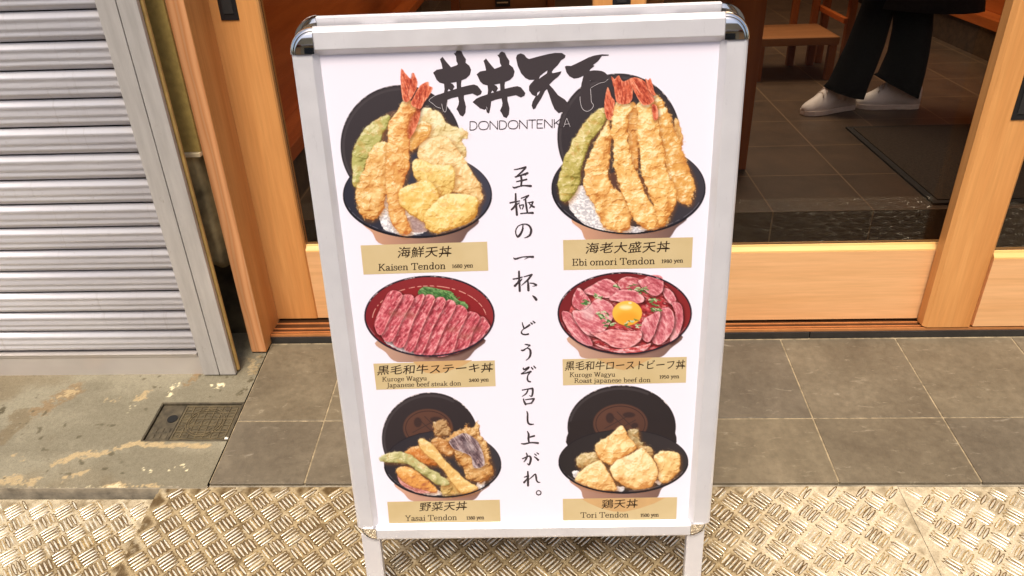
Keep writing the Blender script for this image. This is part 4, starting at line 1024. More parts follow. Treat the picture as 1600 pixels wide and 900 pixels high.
def dish_shrimp():
    p = Print(840, 90, 3.0, 40, 50, 810, 865, 2)
    bowl_back(p, (381, 370, 289, 296))
    bowl_front(p, 426, 612, 362, 216, [(170, 750), (205, 810), (245, 864), (420, 872), (590, 862), (650, 800), (690, 740), (430, 700)], bodyc=(92, 72, 72), bodyc2=(222, 168, 136), inner=(50, 46, 52), inner2=(64, 60, 68))
    p.rice([(145, 690), (190, 600), (300, 640), (420, 780), (520, 790), (480, 820), (330, 815), (220, 780)], 5)
    p.ell(400, 640, 120, 110, (120, 72, 52), amt=.6)
    p.fried([(640, 290), (660, 292), (676, 350), (682, 400), (664, 420), (638, 370)], (222, 176, 110), seed=11, R=8)
    p.fried([(425, 222), (470, 226), (482, 300), (474, 420), (470, 520), (440, 500), (424, 380)], (216, 150, 80), (240, 200, 130), (130, 70, 32), 10, seed=12)
    p.fried([(545, 168), (580, 198), (612, 252), (636, 312), (664, 382), (692, 470), (722, 540), (738, 600), (730, 650), (712, 690), (650, 660), (606, 540), (588, 430), (566, 330), (552, 250)], (226, 168, 90), seed=13, rough=2.2)
    p.fried([(305, 238), (332, 262), (300, 332), (250, 392), (222, 470), (204, 540), (190, 605), (160, 662), (130, 680), (104, 655), (94, 600), (110, 520), (140, 440), (190, 345), (245, 275)], (190, 176, 98), (226, 210, 146), (128, 116, 52), 11, 1.3, .9, 14)
    p.fried([(330, 290), (346, 350), (342, 430), (334, 500), (340, 592), (402, 642), (438, 750), (424, 808), (370, 815), (312, 792), (280, 722), (248, 660), (216, 600), (222, 520), (248, 440), (290, 360)], (234, 182, 108), (253, 234, 176), (184, 114, 54), 15, 2.0, 1.1, 15)
    tail(p, [(328, 140), (345, 180), (362, 208), (356, 270), (344, 292), (322, 282), (312, 225)], 3)
    p.fried([(350, 285), (368, 212), (420, 205), (440, 242), (424, 300), (428, 400), (442, 480), (482, 560), (502, 630), (562, 722), (586, 772), (560, 802), (500, 802), (450, 762), (420, 692), (384, 602), (358, 520), (352, 420), (344, 335)], (238, 188, 112), (254, 236, 182), (190, 120, 56), 15, 1.9, 1.1, 16)
    tail(p, [(345, 88), (362, 100), (380, 84), (400, 110), (440, 104), (446, 170), (430, 212), (374, 212), (360, 152)], 4, .2)
    p.fried([(468, 222), (540, 202), (562, 262), (572, 340), (596, 440), (606, 530), (642, 602), (652, 660), (632, 722), (602, 782), (570, 782), (548, 702), (518, 640), (488, 540), (478, 450), (464, 380), (468, 300)], (238, 186, 110), (254, 236, 180), (188, 118, 54), 15, 1.9, 1.1, 17)
    tail(p, [(430, 106), (446, 94), (470, 95), (502, 112), (532, 160), (546, 204), (494, 222), (456, 164)], 5, -.3)
    tail(p, [(505, 100), (518, 104), (530, 98), (545, 150), (552, 178), (530, 165), (516, 140)], 6, -.2)
    tail(p, [(535, 220), (560, 230), (564, 280), (545, 290)], 7)
    p.line([(385, 100), (395, 150), (400, 200)], .9, (160, 60, 46), .7); p.line([(470, 110), (495, 160), (515, 205)], .9, (160, 60, 46), .7); p.line([(450, 110), (478, 165)], .8, (244, 190, 160), .7)
    bowl_rim(p, 426, 612, 362, 216)
    p.emit('dish_print', 'picture of a bowl of large upright fried shrimp', 0.0002)
def dish_steak():
    p = Print(550, 370, 3.6, 55, 205, 815, 705, 3)
    p.poly([(140, 585), (190, 650), (255, 704), (440, 712), (620, 700), (690, 640), (740, 570), (430, 520)], (104, 80, 76), ((206, 164, 142), (-1, .1)))
    p.ell(436, 446, 366, 227, (40, 32, 44)); p.ell(436, 446, 360, 220, (150, 52, 54), ((120, 32, 40), (-.6, .8)))
    p.ell(436, 470, 322, 196, (146, 40, 44), ((122, 30, 36), (0, 1)), amt=.8); p.ring(436, 470, 322, 194, 1.1, (236, 176, 160), 185, 350, .9, brk=.4)
    p.rice([(180, 570), (300, 600), (420, 640), (400, 668), (300, 650), (210, 610)], 2)
    p.meat([(372, 322), (400, 282), (450, 285), (520, 300), (562, 310), (592, 352), (650, 382), (642, 412), (600, 420), (540, 400), (460, 370)], (84, 124, 70), (140, 176, 120), (44, 78, 44), .5, 2, 3, .4, marb=0)
    p.greens(500, 335, 105, 46, 4, ry=34); p.greens(595, 385, 50, 16, 5, ry=24)
    base = [(125, 492), (150, 420), (186, 345), (222, 305), (262, 308), (310, 345), (352, 350), (402, 330), (452, 345), (502, 368), (542, 362), (592, 392), (652, 424), (702, 450), (742, 450), (776, 505), (742, 560), (690, 602), (600, 642), (480, 664), (400, 650), (330, 632), (260, 602), (200, 572), (148, 540)]
    p.meat(base, (172, 66, 76), (222, 132, 136), (112, 34, 42), .7, 3, 7, .5)
    tops = [(215, 305), (285, 330), (350, 345), (408, 332), (466, 350), (528, 362), (585, 385), (650, 424), (720, 448), (776, 500)]
    bots = [(128, 500), (165, 552), (225, 588), (290, 618), (345, 640), (395, 655), (455, 662), (560, 655), (650, 622), (735, 565)]
    for i in range(len(tops) - 2, -1, -1):
        a, b_, c_, d_ = tops[i], tops[i + 1], bots[i + 1], bots[i]
        m1 = ((a[0] + d_[0]) / 2 - 8, (a[1] + d_[1]) / 2 - 6); m2 = ((b_[0] + c_[0]) / 2 - 4, (b_[1] + c_[1]) / 2)
        p.meat([a, b_, m2, c_, d_, m1], (202, 92, 104), (238, 160, 164), (146, 50, 62), 2.2, 2.4, 20 + i, .42, marb=.36)
    for i in range(1, 8): p.line([tops[i], ((tops[i][0] + bots[i][0]) / 2 - 6, (tops[i][1] + bots[i][1]) / 2 - 3), bots[i]], 1.0, (238, 186, 172), .5, brk=.5)
    for (x, y) in ((700, 520), (640, 560), (560, 520), (240, 430), (320, 440)): p.ell(x, y, 34, 16, (128, 84, 62), amt=.35, soft=5)
    p.ring(436, 446, 363, 224, 2.4, (42, 34, 46)); p.ring(436, 440, 357, 218, .8, (176, 160, 172), 20, 165, .6, brk=.45); p.specks(436, 446, 362, 223, 200, 340, 20, 8)
    p.emit('dish_print', 'picture of a red bowl of sliced beef steak with green onion', 0.0002)
def dish_roast():
    p = Print(850, 370, 3.6, 60, 185, 845, 690, 4)
    p.poly([(140, 560), (190, 640), (232, 684), (460, 692), (640, 682), (710, 630), (770, 550), (450, 520)], (110, 84, 78), ((210, 168, 146), (-1, .1)))
    p.ell(454, 430, 377, 231, (40, 32, 42)); p.ell(454, 430, 371, 224, (150, 48, 48), ((112, 34, 40), (-.5, -.8)))
    p.meat([(140, 430), (250, 300), (460, 240), (640, 240), (760, 380), (760, 520), (620, 630), (420, 645), (240, 600)], (176, 56, 60), (220, 110, 112), (110, 30, 34), .3, 3, 2, .3)
    K = dict(base=(212, 120, 130), light=(244, 186, 188), dark=(172, 74, 86))
    def sl_(pts, seed, ang=.3, **kw):
        q = dict(K); q.update(kw); p.meat(pts, q['base'], q['light'], q['dark'], ang, 3.6, seed, .6, marb=.3)
    sl_([(220, 312), (280, 266), (350, 236), (402, 262), (422, 300), (372, 342), (300, 332)], 1, .5)
    sl_([(415, 262), (440, 232), (482, 224), (540, 240), (562, 282), (502, 312), (440, 302)], 2, .1, base=(186, 84, 92))
    sl_([(668, 290), (712, 300), (742, 352), (722, 384), (680, 342)], 3, 1)
    sl_([(718, 372), (770, 380), (782, 470), (752, 560), (708, 592), (728, 500), (738, 430)], 4, 1.3)
    sl_([(530, 252), (560, 236), (602, 214), (660, 220), (672, 262), (662, 312), (620, 332), (570, 302)], 5, .6, light=(246, 190, 192))
    p.line([(560, 290), (600, 262), (640, 258), (655, 285)], 1.4, (168, 66, 78), .8)
    sl_([(158, 362), (190, 288), (232, 320), (262, 372), (222, 412), (180, 402)], 6, 1.1, base=(190, 84, 96))
    sl_([(104, 420), (150, 430), (192, 490), (242, 540), (272, 612), (200, 592), (150, 542), (108, 470)], 7, .8)
    sl_([(368, 352), (400, 318), (422, 300), (502, 300), (562, 340), (542, 372), (450, 368)], 8, .1)
    sl_([(158, 424), (232, 410), (300, 348), (382, 380), (392, 442), (352, 512), (300, 562), (220, 532)], 9, .5, light=(244, 188, 190))
    p.ell(250, 425, 34, 44, (236, 214, 214), amt=.5, soft=5)
    sl_([(640, 420), (702, 400), (732, 450), (722, 530), (662, 602), (610, 592), (622, 520)], 10, 1.2)
    sl_([(558, 470), (600, 440), (652, 420), (642, 480), (612, 562), (582, 592), (543, 552)], 11, 1.2)
    sl_([(260, 540), (300, 542), (380, 520), (480, 530), (546, 532), (542, 582), (482, 622), (400, 622), (345, 592)], 12, .2, base=(218, 130, 132))
    sl_([(280, 600), (400, 632), (540, 612), (600, 600), (560, 642), (460, 654), (370, 642)], 13, .1, base=(196, 70, 72), dark=(140, 36, 40))
    p.ell(468, 432, 85, 71, (150, 70, 40), amt=.5, soft=3); p.ell(468, 429, 83, 69, (240, 170, 52), ((250, 202, 92), (-.3, -1)))
    p.ell(466, 455, 60, 36, (228, 146, 36), amt=.5, soft=6); p.ell(460, 396, 34, 13, (254, 238, 196), amt=.85, soft=3); p.ell(484, 372, 9, 4, (255, 250, 236), amt=.9, soft=1.5)
    for (x, y, r, n_) in ((232, 368, 26, 12), (300, 335, 26, 13), (330, 440, 36, 18), (365, 488, 34, 16), (500, 490, 46, 16), (550, 300, 34, 14), (500, 285, 30, 8), (622, 360, 30, 13), (632, 402, 30, 13), (405, 278, 12, 5)):
        p.greens(x, y, r, n_, int(x), ((96, 138, 76), (150, 182, 124), (66, 106, 58), (196, 210, 170)), r * .6, 8)
    p.ring(454, 430, 374, 228, 2.4, (42, 34, 44)); p.ring(454, 424, 367, 221, .8, (170, 156, 166), 20, 165, .6, brk=.45); p.specks(454, 430, 373, 227, 200, 340, 20, 9)
    p.emit('dish_print', 'picture of a red bowl of pink roast beef with an egg yolk', 0.0002)
def crest(p, cx, cy, rx, ry):
    p.ell(cx, cy, rx, ry, (100, 68, 57), ((80, 55, 48), (0.4, 1)), soft=1.4); p.ring(cx, cy, rx - 16, ry - 13, 1.3, (62, 46, 44))
    K = (66, 50, 48)
    for a, b_ in (((-62, -58), (58, 52)), ((-20, -70), (78, 28))): p.line([(cx + a[0], cy + a[1]), (cx + b_[0], cy + b_[1])], 1.4, K, .9)
    for a, b_ in (((-92, 28), (64, -56)), ((-60, 62), (88, -22))): p.line([(cx + a[0], cy + a[1]), (cx + b_[0], cy + b_[1])], 1.4, K, .9)
    for x, y, r1, r2 in ((-62, -34, 24, 30), (50, -52, 36, 16), (-48, 52, 20, 20), (84, 10, 20, 16)): p.ell(cx + x, cy + y, r1, r2, (58, 44, 44), amt=.85, soft=1.5)
def dish_vegetable():
    p = Print(570, 600, 3.913, 75, 38, 850, 725, 5)
    bowl_back(p, (400, 332, 296, 281), (58, 50, 52), (44, 38, 42))
    crest(p, 386, 268, 152, 116)
    bowl_front(p, 476, 490, 359, 204, [(190, 600), (240, 670), (300, 718), (480, 726), (650, 715), (710, 660), (755, 600), (470, 560)], bodyc=(122, 94, 88), bodyc2=(222, 172, 146), inner=(46, 42, 48), inner2=(60, 56, 62))
    p.rice([(240, 600), (420, 640), (480, 670), (400, 680), (300, 650)], 4); p.rice([(690, 600), (740, 570), (720, 640), (680, 650)], 6)
    p.fried([(425, 250), (450, 222), (490, 225), (522, 262), (516, 300), (480, 322), (430, 312)], (190, 152, 106), (224, 194, 150), (130, 92, 56), 8, 2.4, 1.1, 31)
    p.fried([(405, 340), (440, 320), (500, 335), (562, 290), (600, 300), (560, 400), (520, 440), (460, 420), (412, 385)], (196, 140, 84), (226, 184, 126), (128, 80, 42), 10, 1.8, seed=32)
    p.fried([(245, 412), (290, 385), (340, 380), (402, 420), (450, 482), (400, 500), (330, 470), (262, 440)], (202, 124, 62), (232, 172, 104), (140, 76, 30), 10, 1.2, .8, 33)
    p.fried([(196, 520), (240, 500), (330, 540), (400, 600), (440, 655), (380, 662), (320, 648), (255, 622), (212, 580)], (222, 158, 84), (246, 204, 136), (170, 96, 66), 14, 1.4, .8, 34)
    p.meat([(200, 560), (225, 590), (290, 630), (400, 660), (340, 668), (262, 640), (215, 605)], (186, 112, 106), (222, 168, 160), (130, 66, 64), .5, 3, 4, .2)
    p.fried([(480, 600), (520, 560), (560, 600), (600, 660), (560, 682), (480, 680), (462, 640)], (206, 174, 108), (236, 212, 150), (140, 108, 56), 10, 2, seed=35)
    p.fried([(500, 345), (520, 330), (572, 308), (622, 248), (634, 262), (664, 262), (684, 228), (700, 250), (704, 300), (742, 352), (762, 440), (786, 522), (772, 570), (722, 596), (660, 592), (618, 560), (600, 510), (558, 470), (540, 410)], (202, 152, 92), (236, 202, 146), (126, 80, 42), 14, 2.6, 1.2, 36)
    p.meat([(514, 350), (560, 318), (604, 300), (642, 312), (690, 352), (722, 425), (732, 490), (702, 512), (664, 506), (650, 446), (606, 420), (546, 396)], (130, 108, 112), (200, 184, 186), (76, 58, 66), 1.0, 4, 8, .25, marb=.35)
    p.line([(604, 302), (640, 360)], 1.2, (84, 64, 62), .8); p.ell(640, 380, 40, 22, (218, 206, 208), amt=.45, soft=6, rot=.8)
    p.fried([(88, 452), (130, 424), (210, 412), (282, 434), (372, 502), (452, 545), (512, 592), (502, 622), (440, 612), (350, 552), (260, 492), (180, 482), (108, 476)], (190, 184, 126), (226, 220, 172), (128, 122, 70), 8, 1.0, .8, 37)
    p.ell(112, 455, 20, 9, (150, 150, 104), amt=.6, soft=3)
    p.fried([(330, 345), (352, 333), (384, 346), (432, 382), (482, 452), (542, 512), (602, 572), (692, 632), (664, 662), (592, 672), (540, 612), (470, 522), (400, 452), (345, 402)], (228, 188, 116), (250, 226, 168), (178, 122, 60), 12, .9, .6, 38)
    bowl_rim(p, 476, 490, 359, 204)
    p.emit('dish_print', 'picture of a vegetable tempura bowl with eggplant', 0.0002)
def dish_chicken():
    p = Print(850, 590, 3.75, 70, 30, 860, 800, 6)
    bowl_back(p, (455, 288, 318, 244), (54, 47, 48), (42, 36, 38))
    p.poly([(150, 300), (180, 420), (720, 420), (762, 300), (700, 250), (200, 250)], (48, 41, 42), amt=1)
    crest(p, 448, 270, 160, 116)
    bowl_front(p, 465, 492, 381, 187, [(160, 590), (215, 660), (250, 716), (440, 722), (640, 716), (690, 650), (745, 590), (470, 560)], bodyc=(108, 84, 78), bodyc2=(190, 146, 126), inner=(46, 41, 42), inner2=(58, 52, 54))
    p.ell(440, 580, 180, 70, (96, 66, 44), amt=.6, soft=6)
    p.rice([(165, 552), (200, 545), (210, 580), (180, 590)], 3); p.rice([(420, 640), (470, 640), (460, 665), (425, 662)], 5); p.rice([(650, 610), (690, 600), (680, 630)], 6)
    p.fried([(495, 312), (552, 308), (562, 368), (584, 378), (575, 410), (540, 412), (505, 380)], (164, 140, 96), (200, 178, 130), (100, 82, 50), 8, 1.2, seed=41)
    p.fried([(560, 400), (620, 410), (640, 450), (610, 500), (560, 480)], (196, 160, 108), (226, 196, 146), (130, 92, 54), 8, 1.6, seed=42)
    p.fried([(184, 482), (200, 460), (240, 440), (302, 440), (322, 482), (252, 522), (202, 525)], (196, 168, 116), (228, 206, 160), (134, 104, 62), 9, 1.4, seed=43)
    p.fried([(298, 402), (320, 375), (362, 350), (442, 288), (470, 300), (502, 352), (542, 402), (522, 432), (452, 472), (392, 512), (332, 482), (305, 450)], (236, 190, 122), (252, 232, 178), (196, 128, 64), 16, 1.0, .9, 44)
    p.fried([(180, 602), (220, 540), (282, 500), (330, 486), (382, 560), (424, 632), (420, 662), (332, 658), (228, 632)], (238, 198, 134), (253, 236, 186), (198, 138, 76), 16, 1.1, .9, 45)
    p.fried([(640, 472), (662, 445), (692, 425), (782, 440), (797, 492), (782, 562), (722, 612), (672, 602), (668, 532)], (238, 198, 132), (253, 236, 184), (198, 138, 74), 14, 1.1, .9, 46)
    p.fried([(385, 532), (420, 490), (452, 470), (542, 430), (580, 414), (612, 450), (668, 522), (662, 592), (622, 642), (540, 656), (470, 632), (410, 592)], (240, 204, 142), (254, 240, 196), (200, 138, 76), 18, 1.1, .9, 47)
    bowl_rim(p, 465, 492, 381, 187)
    p.emit('dish_print', 'picture of a fried chicken bowl', 0.0002)
for f_ in (dish_seafood, dish_shrimp, dish_steak, dish_roast, dish_vegetable, dish_chicken): f_()

# ------------------------------------------------------------------ brush strokes and lettering
class Ink:
    def __init__(self, dw): self.b = MB(); self.k = 0; self.dw = dw
    def poly(self, outer, holes=(), mi=0, dw=None):
        d = self.dw if dw is None else dw
        loops = [[Vector((x, y, 0)) for x, y in outer]] + [[Vector((x, y, 0)) for x, y in h] for h in holes]
        tri = tessellate_polygon(loops); flat = [q for l in loops for q in l]
        self.b.add([P(q.x, q.y, d) for q in flat], [tuple(t) for t in tri], mi)
    def stroke(self, pts, ws, n=6, mi=0):
        pts = np.array(pts, float); ws = list(ws) if hasattr(ws, '__len__') else [ws] * len(pts)
        if len(ws) != len(pts): ws = list(np.interp(np.linspace(0, 1, len(pts)), np.linspace(0, 1, len(ws)), ws))
        q = catmull(np.c_[pts, ws], n, False); c, w_ = q[:, :2], np.maximum(q[:, 2], 0.15)
        t = np.gradient(c, axis=0); t /= (np.linalg.norm(t, axis=1)[:, None] + 1e-9); nn = np.c_[-t[:, 1], t[:, 0]]
        Lp = c + nn * w_[:, None] / 2; Rp = c - nn * w_[:, None] / 2
        def cap(cc, d, n0, r): return [cc + n0 * r * math.cos(a) + d * r * math.sin(a) * .8 for a in (math.pi * .25, math.pi * .5, math.pi * .75)]
        c0 = cap(c[0], -t[0], -nn[0], w_[0] / 2); c1 = cap(c[-1], t[-1], nn[-1], w_[-1] / 2)
        self.k += 1; d = self.dw + 0.000012 * (self.k % 14)
        V = [P(x, y, d) for x, y in list(Lp) + list(Rp) + c0 + c1]; N = len(c)
        F = [(i, i + 1, N + i + 1, N + i) for i in range(N - 1)] + [(0, N, 2 * N, 2 * N + 1, 2 * N + 2), (N - 1, 2 * N + 3, 2 * N + 4, 2 * N + 5, 2 * N - 1)]
        self.b.add(V, F, mi)
    def build(self, name, mat, label=None): return pbuild(self.b, name, mat, label)

# headline
def z1(pts): return [(665 + x / 6.4267, 70 + y / 6.4267) for x, y in pts]
def z2(pts): return [(805 + x / 6.4267, 70 + y / 6.4267) for x, y in pts]
def sm(pts, n=3): return [tuple(q) for q in catmull(pts, n)]
DON = [(283, 85), (300, 82), (310, 60), (330, 50), (360, 65), (378, 105), (405, 145), (402, 180), (440, 210), (457, 250), (445, 300), (410, 335), (360, 357), (356, 390), (358, 425), (440, 405), (485, 398), (520, 410), (545, 440), (565, 468), (555, 495), (520, 512), (470, 488), (385, 505), (385, 540), (396, 580), (405, 620), (400, 680), (375, 718), (345, 705), (325, 665), (310, 645), (330, 600), (335, 570), (325, 520), (260, 535), (222, 550), (218, 590), (205, 660), (195, 672), (178, 660), (168, 625), (155, 635), (110, 620), (75, 590), (35, 558), (70, 525), (110, 505), (185, 480), (190, 440), (185, 390), (140, 378), (110, 350), (90, 305), (75, 280), (110, 250), (170, 240), (160, 190), (145, 145), (170, 120), (200, 160), (255, 225), (310, 205), (325, 195), (310, 165), (305, 115)]
H1 = [(250, 383), (310, 371), (313, 440), (272, 452), (290, 420), (276, 396)]
H2 = [(232, 441), (251, 459), (220, 468)]
H3 = [(170, 594), (176, 620), (186, 640), (178, 612)]
ink = Ink(0.0004)
ink.poly(z1(DON), [z1(H1), z1(H2), z1(H3)]); D2 = lambda L: [(x + 437, y + 16.5) for x, y in L]
ink.poly(z1(D2(DON)), [z1(D2(H1)), z1(D2(H2)), z1(D2(H3))])
TEN = [(8, 130), (20, 100), (55, 85), (90, 98), (115, 130), (140, 142), (250, 112), (330, 93), (400, 80), (470, 82), (505, 105), (500, 130), (460, 155), (430, 200), (385, 245), (368, 270), (375, 285), (420, 275), (465, 265), (455, 290), (430, 320), (380, 360), (342, 400), (380, 440), (430, 505), (500, 550), (550, 610), (556, 626), (515, 690), (470, 675), (435, 685), (395, 645), (370, 590), (340, 500), (320, 445), (300, 460), (260, 540), (215, 610), (205, 635), (180, 648), (165, 610), (175, 570), (205, 515), (170, 500), (140, 460), (138, 415), (160, 385), (195, 350), (140, 350), (100, 330), (60, 285), (25, 210)]
ink.poly(z2(TEN), [z2([(238, 342), (250, 312), (282, 285), (325, 256), (318, 285), (280, 312)]), z2([(218, 512), (222, 480), (250, 462), (240, 490)])])
SHITA = [(498, 218), (515, 210), (560, 212), (620, 185), (680, 155), (740, 125), (800, 105), (870, 95), (940, 98), (935, 108), (870, 110), (850, 140), (830, 165), (780, 203), (797, 210), (755, 245), (745, 262), (790, 255), (830, 257), (870, 263), (900, 277), (925, 300), (937, 317), (930, 345), (890, 372), (830, 365), (750, 358), (748, 400), (760, 500), (765, 570), (785, 605), (770, 640), (730, 665), (690, 655), (665, 620), (652, 560), (655, 480), (665, 390), (685, 310), (640, 330), (590, 338), (545, 315), (515, 275)]
ink.poly(z2(SHITA))
ink.build('headline_lettering', M['ink'], 'four black brush characters across the top')
ink = Ink(0.00062)
ink.stroke(z1([(108, 503), (70, 525), (35, 558), (75, 592), (110, 622), (155, 637)]), .55); ink.stroke(z1([(162, 592), (172, 640), (186, 670), (204, 666), (214, 600), (222, 552)]), .55)
ink.stroke(z2([(651, 520), (652, 560), (665, 620), (690, 656), (730, 666), (770, 641), (785, 605), (765, 570), (760, 500), (756, 440)]), .6)
ink.stroke(z2([(760, 432), (800, 408), (850, 384), (900, 372), (932, 345)]), .45)
ink.build('headline_lettering_outline', M['ink_white'])
# romanised name: hairline capitals
SANS = {'D': (.80, [[(.08, 0), (.08, 1)], [(.08, 1), (.36, 1), (.60, .86), (.70, .5), (.60, .14), (.36, 0), (.08, 0)]]),
        'O': (.96, [[(.48, 1), (.22, .93), (.07, .68), (.06, .4), (.18, .1), (.48, 0), (.78, .1), (.90, .4), (.89, .68), (.74, .93), (.48, 1)]]),
        'N': (.86, [[(.09, 0), (.09, 1)], [(.09, 1), (.77, 0)], [(.77, 0), (.77, 1)]]),
        'T': (.70, [[(.03, 1), (.67, 1)], [(.35, 1), (.35, 0)]]), 'E': (.66, [[(.09, 1), (.09, 0)], [(.09, 1), (.58, 1)], [(.09, .52), (.52, .52)], [(.09, 0), (.60, 0)]]),
        'K': (.74, [[(.09, 0), (.09, 1)], [(.62, 1), (.11, .48)], [(.26, .60), (.70, 0)]]), 'A': (.80, [[(.03, 0), (.40, 1)], [(.40, 1), (.77, 0)], [(.14, .32), (.66, .32)]])}
def caps(ink, text, x0, y0, x1, y1, h, wd):
    tot = sum(SANS[c][0] for c in text); dx, dy = (x1 - x0) / tot, (y1 - y0) / tot; cx = 0
    for ch in text:
        w_, S = SANS[ch]
        for s in S:
            pts = [(x0 + (cx + px) * dx, y0 + (cx + px) * dy - py * h) for px, py in s]
            ink.stroke(pts, wd, 4 if len(s) > 2 else 1)
        cx += w_
ink = Ink(0.0004); caps(ink, 'DONDONTENKA', 733.0, 203.0, 891.5, 198.6, 13.0, 1.3); ink.build('romanised_name', M['ink'])
ink = Ink(0.00060)
for a, b_ in (((487, 823), (516, 738)), ((519, 738), (552, 823)), ((495, 797), (540, 793))): ink.stroke(z2([a, b_]), .5, 1)
ink.build('name_lettering_outline', M['ink_white'])
# vertical slogan, brushed stroke by stroke
ink = Ink(0.0004)
def brush(ox, oy, sc, L):
    for pts, ws in L: ink.stroke([(ox + x / sc, oy + y / sc) for x, y in pts], [1.12 * v / sc for v in ws])
brush(780, 250, 6.923, [
 ([(160, 103), (205, 96), (288, 76)], (8, 12, 20)), ([(286, 82), (240, 130), (178, 185)], (18, 16, 12)), ([(170, 182), (225, 168), (308, 140)], (10, 14, 22)), ([(262, 148), (282, 160), (298, 150)], (6, 12, 8)),
 ([(236, 176), (242, 220), (236, 282)], (18, 20, 16)), ([(185, 232), (235, 222), (298, 208)], (10, 14, 16)), ([(146, 288), (168, 298), (250, 276), (345, 280)], (8, 16, 12, 22)),
 ([(115, 462), (165, 452), (222, 440)], (12, 14, 10)), ([(178, 362), (180, 450), (192, 592)], (16, 20, 22)), ([(182, 470), (160, 508), (132, 535)], (14, 18, 16)), ([(192, 478), (204, 470), (218, 462)], (12, 12, 10)),
 ([(236, 412), (275, 398), (318, 382)], (8, 12, 16)), ([(314, 386), (290, 412), (264, 432)], (14, 12, 8)), ([(284, 425), (292, 490), (304, 562)], (16, 20, 18)), ([(220, 484), (224, 508), (232, 528)], (12, 12, 8)), ([(224, 490), (262, 486), (250, 530)], (8, 14, 10)),
 ([(312, 460), (340, 456), (368, 450)], (10, 12, 14)), ([(366, 452), (348, 490), (326, 520)], (14, 14, 8)), ([(325, 470), (350, 492), (378, 508)], (8, 16, 18)), ([(232, 578), (290, 572), (366, 570)], (12, 12, 22)),
 ([(257, 706), (252, 752), (224, 808), (200, 826), (182, 800), (180, 756), (208, 712), (262, 692), (318, 704), (346, 752), (334, 806), (300, 832), (270, 842)], (12, 18, 22, 20, 12, 12, 10, 10, 16, 22, 20, 12, 4))])
brush(780, 380, 6.923, [
 ([(155, 156), (178, 168), (260, 146), (368, 146)], (8, 18, 10, 22)), ([(318, 150), (295, 162), (272, 172)], (8, 6, 3)),
 ([(150, 386), (200, 378), (250, 364)], (12, 12, 10)), ([(214, 302), (217, 400), (222, 516)], (18, 22, 22)), ([(216, 392), (198, 428), (168, 460)], (12, 18, 24)), ([(224, 408), (236, 398), (246, 384)], (14, 12, 8)),
 ([(266, 362), (310, 350), (355, 338)], (8, 12, 18)), ([(350, 342), (308, 396), (240, 455)], (18, 18, 5)), ([(310, 402), (314, 450), (316, 510)], (14, 22, 24)), ([(332, 430), (370, 434), (402, 452)], (10, 14, 22)), ([(400, 450), (380, 462), (356, 464)], (14, 8, 3)),
 ([(360, 566), (384, 586), (402, 610)], (10, 24, 26))])
brush(785, 490, 6.0, [
 ([(186, 82), (192, 108), (203, 134)], (8, 12, 14)), ([(256, 104), (222, 128), (190, 150), (178, 172), (186, 188), (212, 195), (245, 190)], (16, 14, 8, 12, 12, 12, 14)), ([(264, 82), (270, 88), (280, 95)], (8, 12, 14)), ([(285, 68), (294, 76), (304, 84)], (8, 12, 14)),
 ([(212, 286), (235, 290), (258, 296)], (8, 12, 14)), ([(256, 298), (240, 312), (222, 326)], (8, 6, 3)), ([(176, 342), (196, 342), (232, 322), (260, 340), (262, 384), (246, 416), (220, 437)], (10, 14, 8, 18, 18, 12, 4)),
 ([(195, 508), (205, 522), (250, 500), (218, 534), (176, 562)], (10, 14, 14, 8, 8)), ([(178, 565), (220, 556), (268, 542)], (10, 12, 16)), ([(264, 545), (240, 576), (234, 612), (244, 632), (264, 638)], (12, 10, 14, 14, 12)), ([(271, 502), (278, 510), (286, 520)], (10, 12, 12)), ([(294, 490), (302, 500), (311, 509)], (10, 12, 12)),
 ([(186, 716), (235, 706), (285, 700)], (10, 10, 16)), ([(284, 702), (284, 740), (274, 772), (252, 766)], (16, 16, 14, 4)), ([(240, 714), (222, 748), (184, 776)], (12, 12, 5)), ([(196, 798), (204, 824), (218, 850)], (10, 16, 18)), ([(214, 806), (255, 800), (298, 796)], (8, 10, 16)), ([(296, 798), (284, 820), (268, 840)], (16, 14, 12)), ([(216, 846), (245, 842), (276, 836)], (10, 10, 12))])
brush(785, 630, 6.0, [
 ([(228, 74), (236, 100), (236, 160), (246, 188), (268, 197), (294, 194)], (8, 14, 16, 16, 14, 7)),
 ([(234, 262), (246, 290), (244, 330), (250, 366)], (8, 16, 18, 14)), ([(256, 316), (278, 310), (300, 304)], (12, 14, 16)), ([(176, 378), (210, 380), (270, 368), (336, 373)], (8, 14, 12, 18)),
 ([(186, 520), (215, 508), (250, 494), (266, 512), (262, 548), (248, 576), (232, 562)], (8, 12, 12, 18, 18, 14, 4)), ([(224, 466), (232, 492), (220, 526), (200, 550)], (10, 14, 14, 6)), ([(298, 500), (318, 514), (336, 532)], (8, 14, 18)), ([(300, 474), (310, 480), (318, 488)], (7, 10, 10)), ([(322, 462), (330, 468), (340, 476)], (7, 10, 10)),
 ([(238, 638), (240, 700), (240, 772)], (12, 18, 18)), ([(204, 692), (224, 686), (246, 674)], (8, 12, 10)), ([(246, 680), (228, 712), (202, 742)], (10, 12, 18)), ([(244, 718), (276, 690), (308, 664), (316, 690), (320, 720), (334, 738), (354, 740)], (5, 10, 12, 16, 14, 12, 6)),
 ([(340 + 22 * math.cos(t), 838 + 20 * math.sin(t)) for t in np.linspace(0, 6.4, 14)], (10, 9, 8, 10))])
ink.build('slogan_lettering', M['ink'], 'single column of black brush writing')

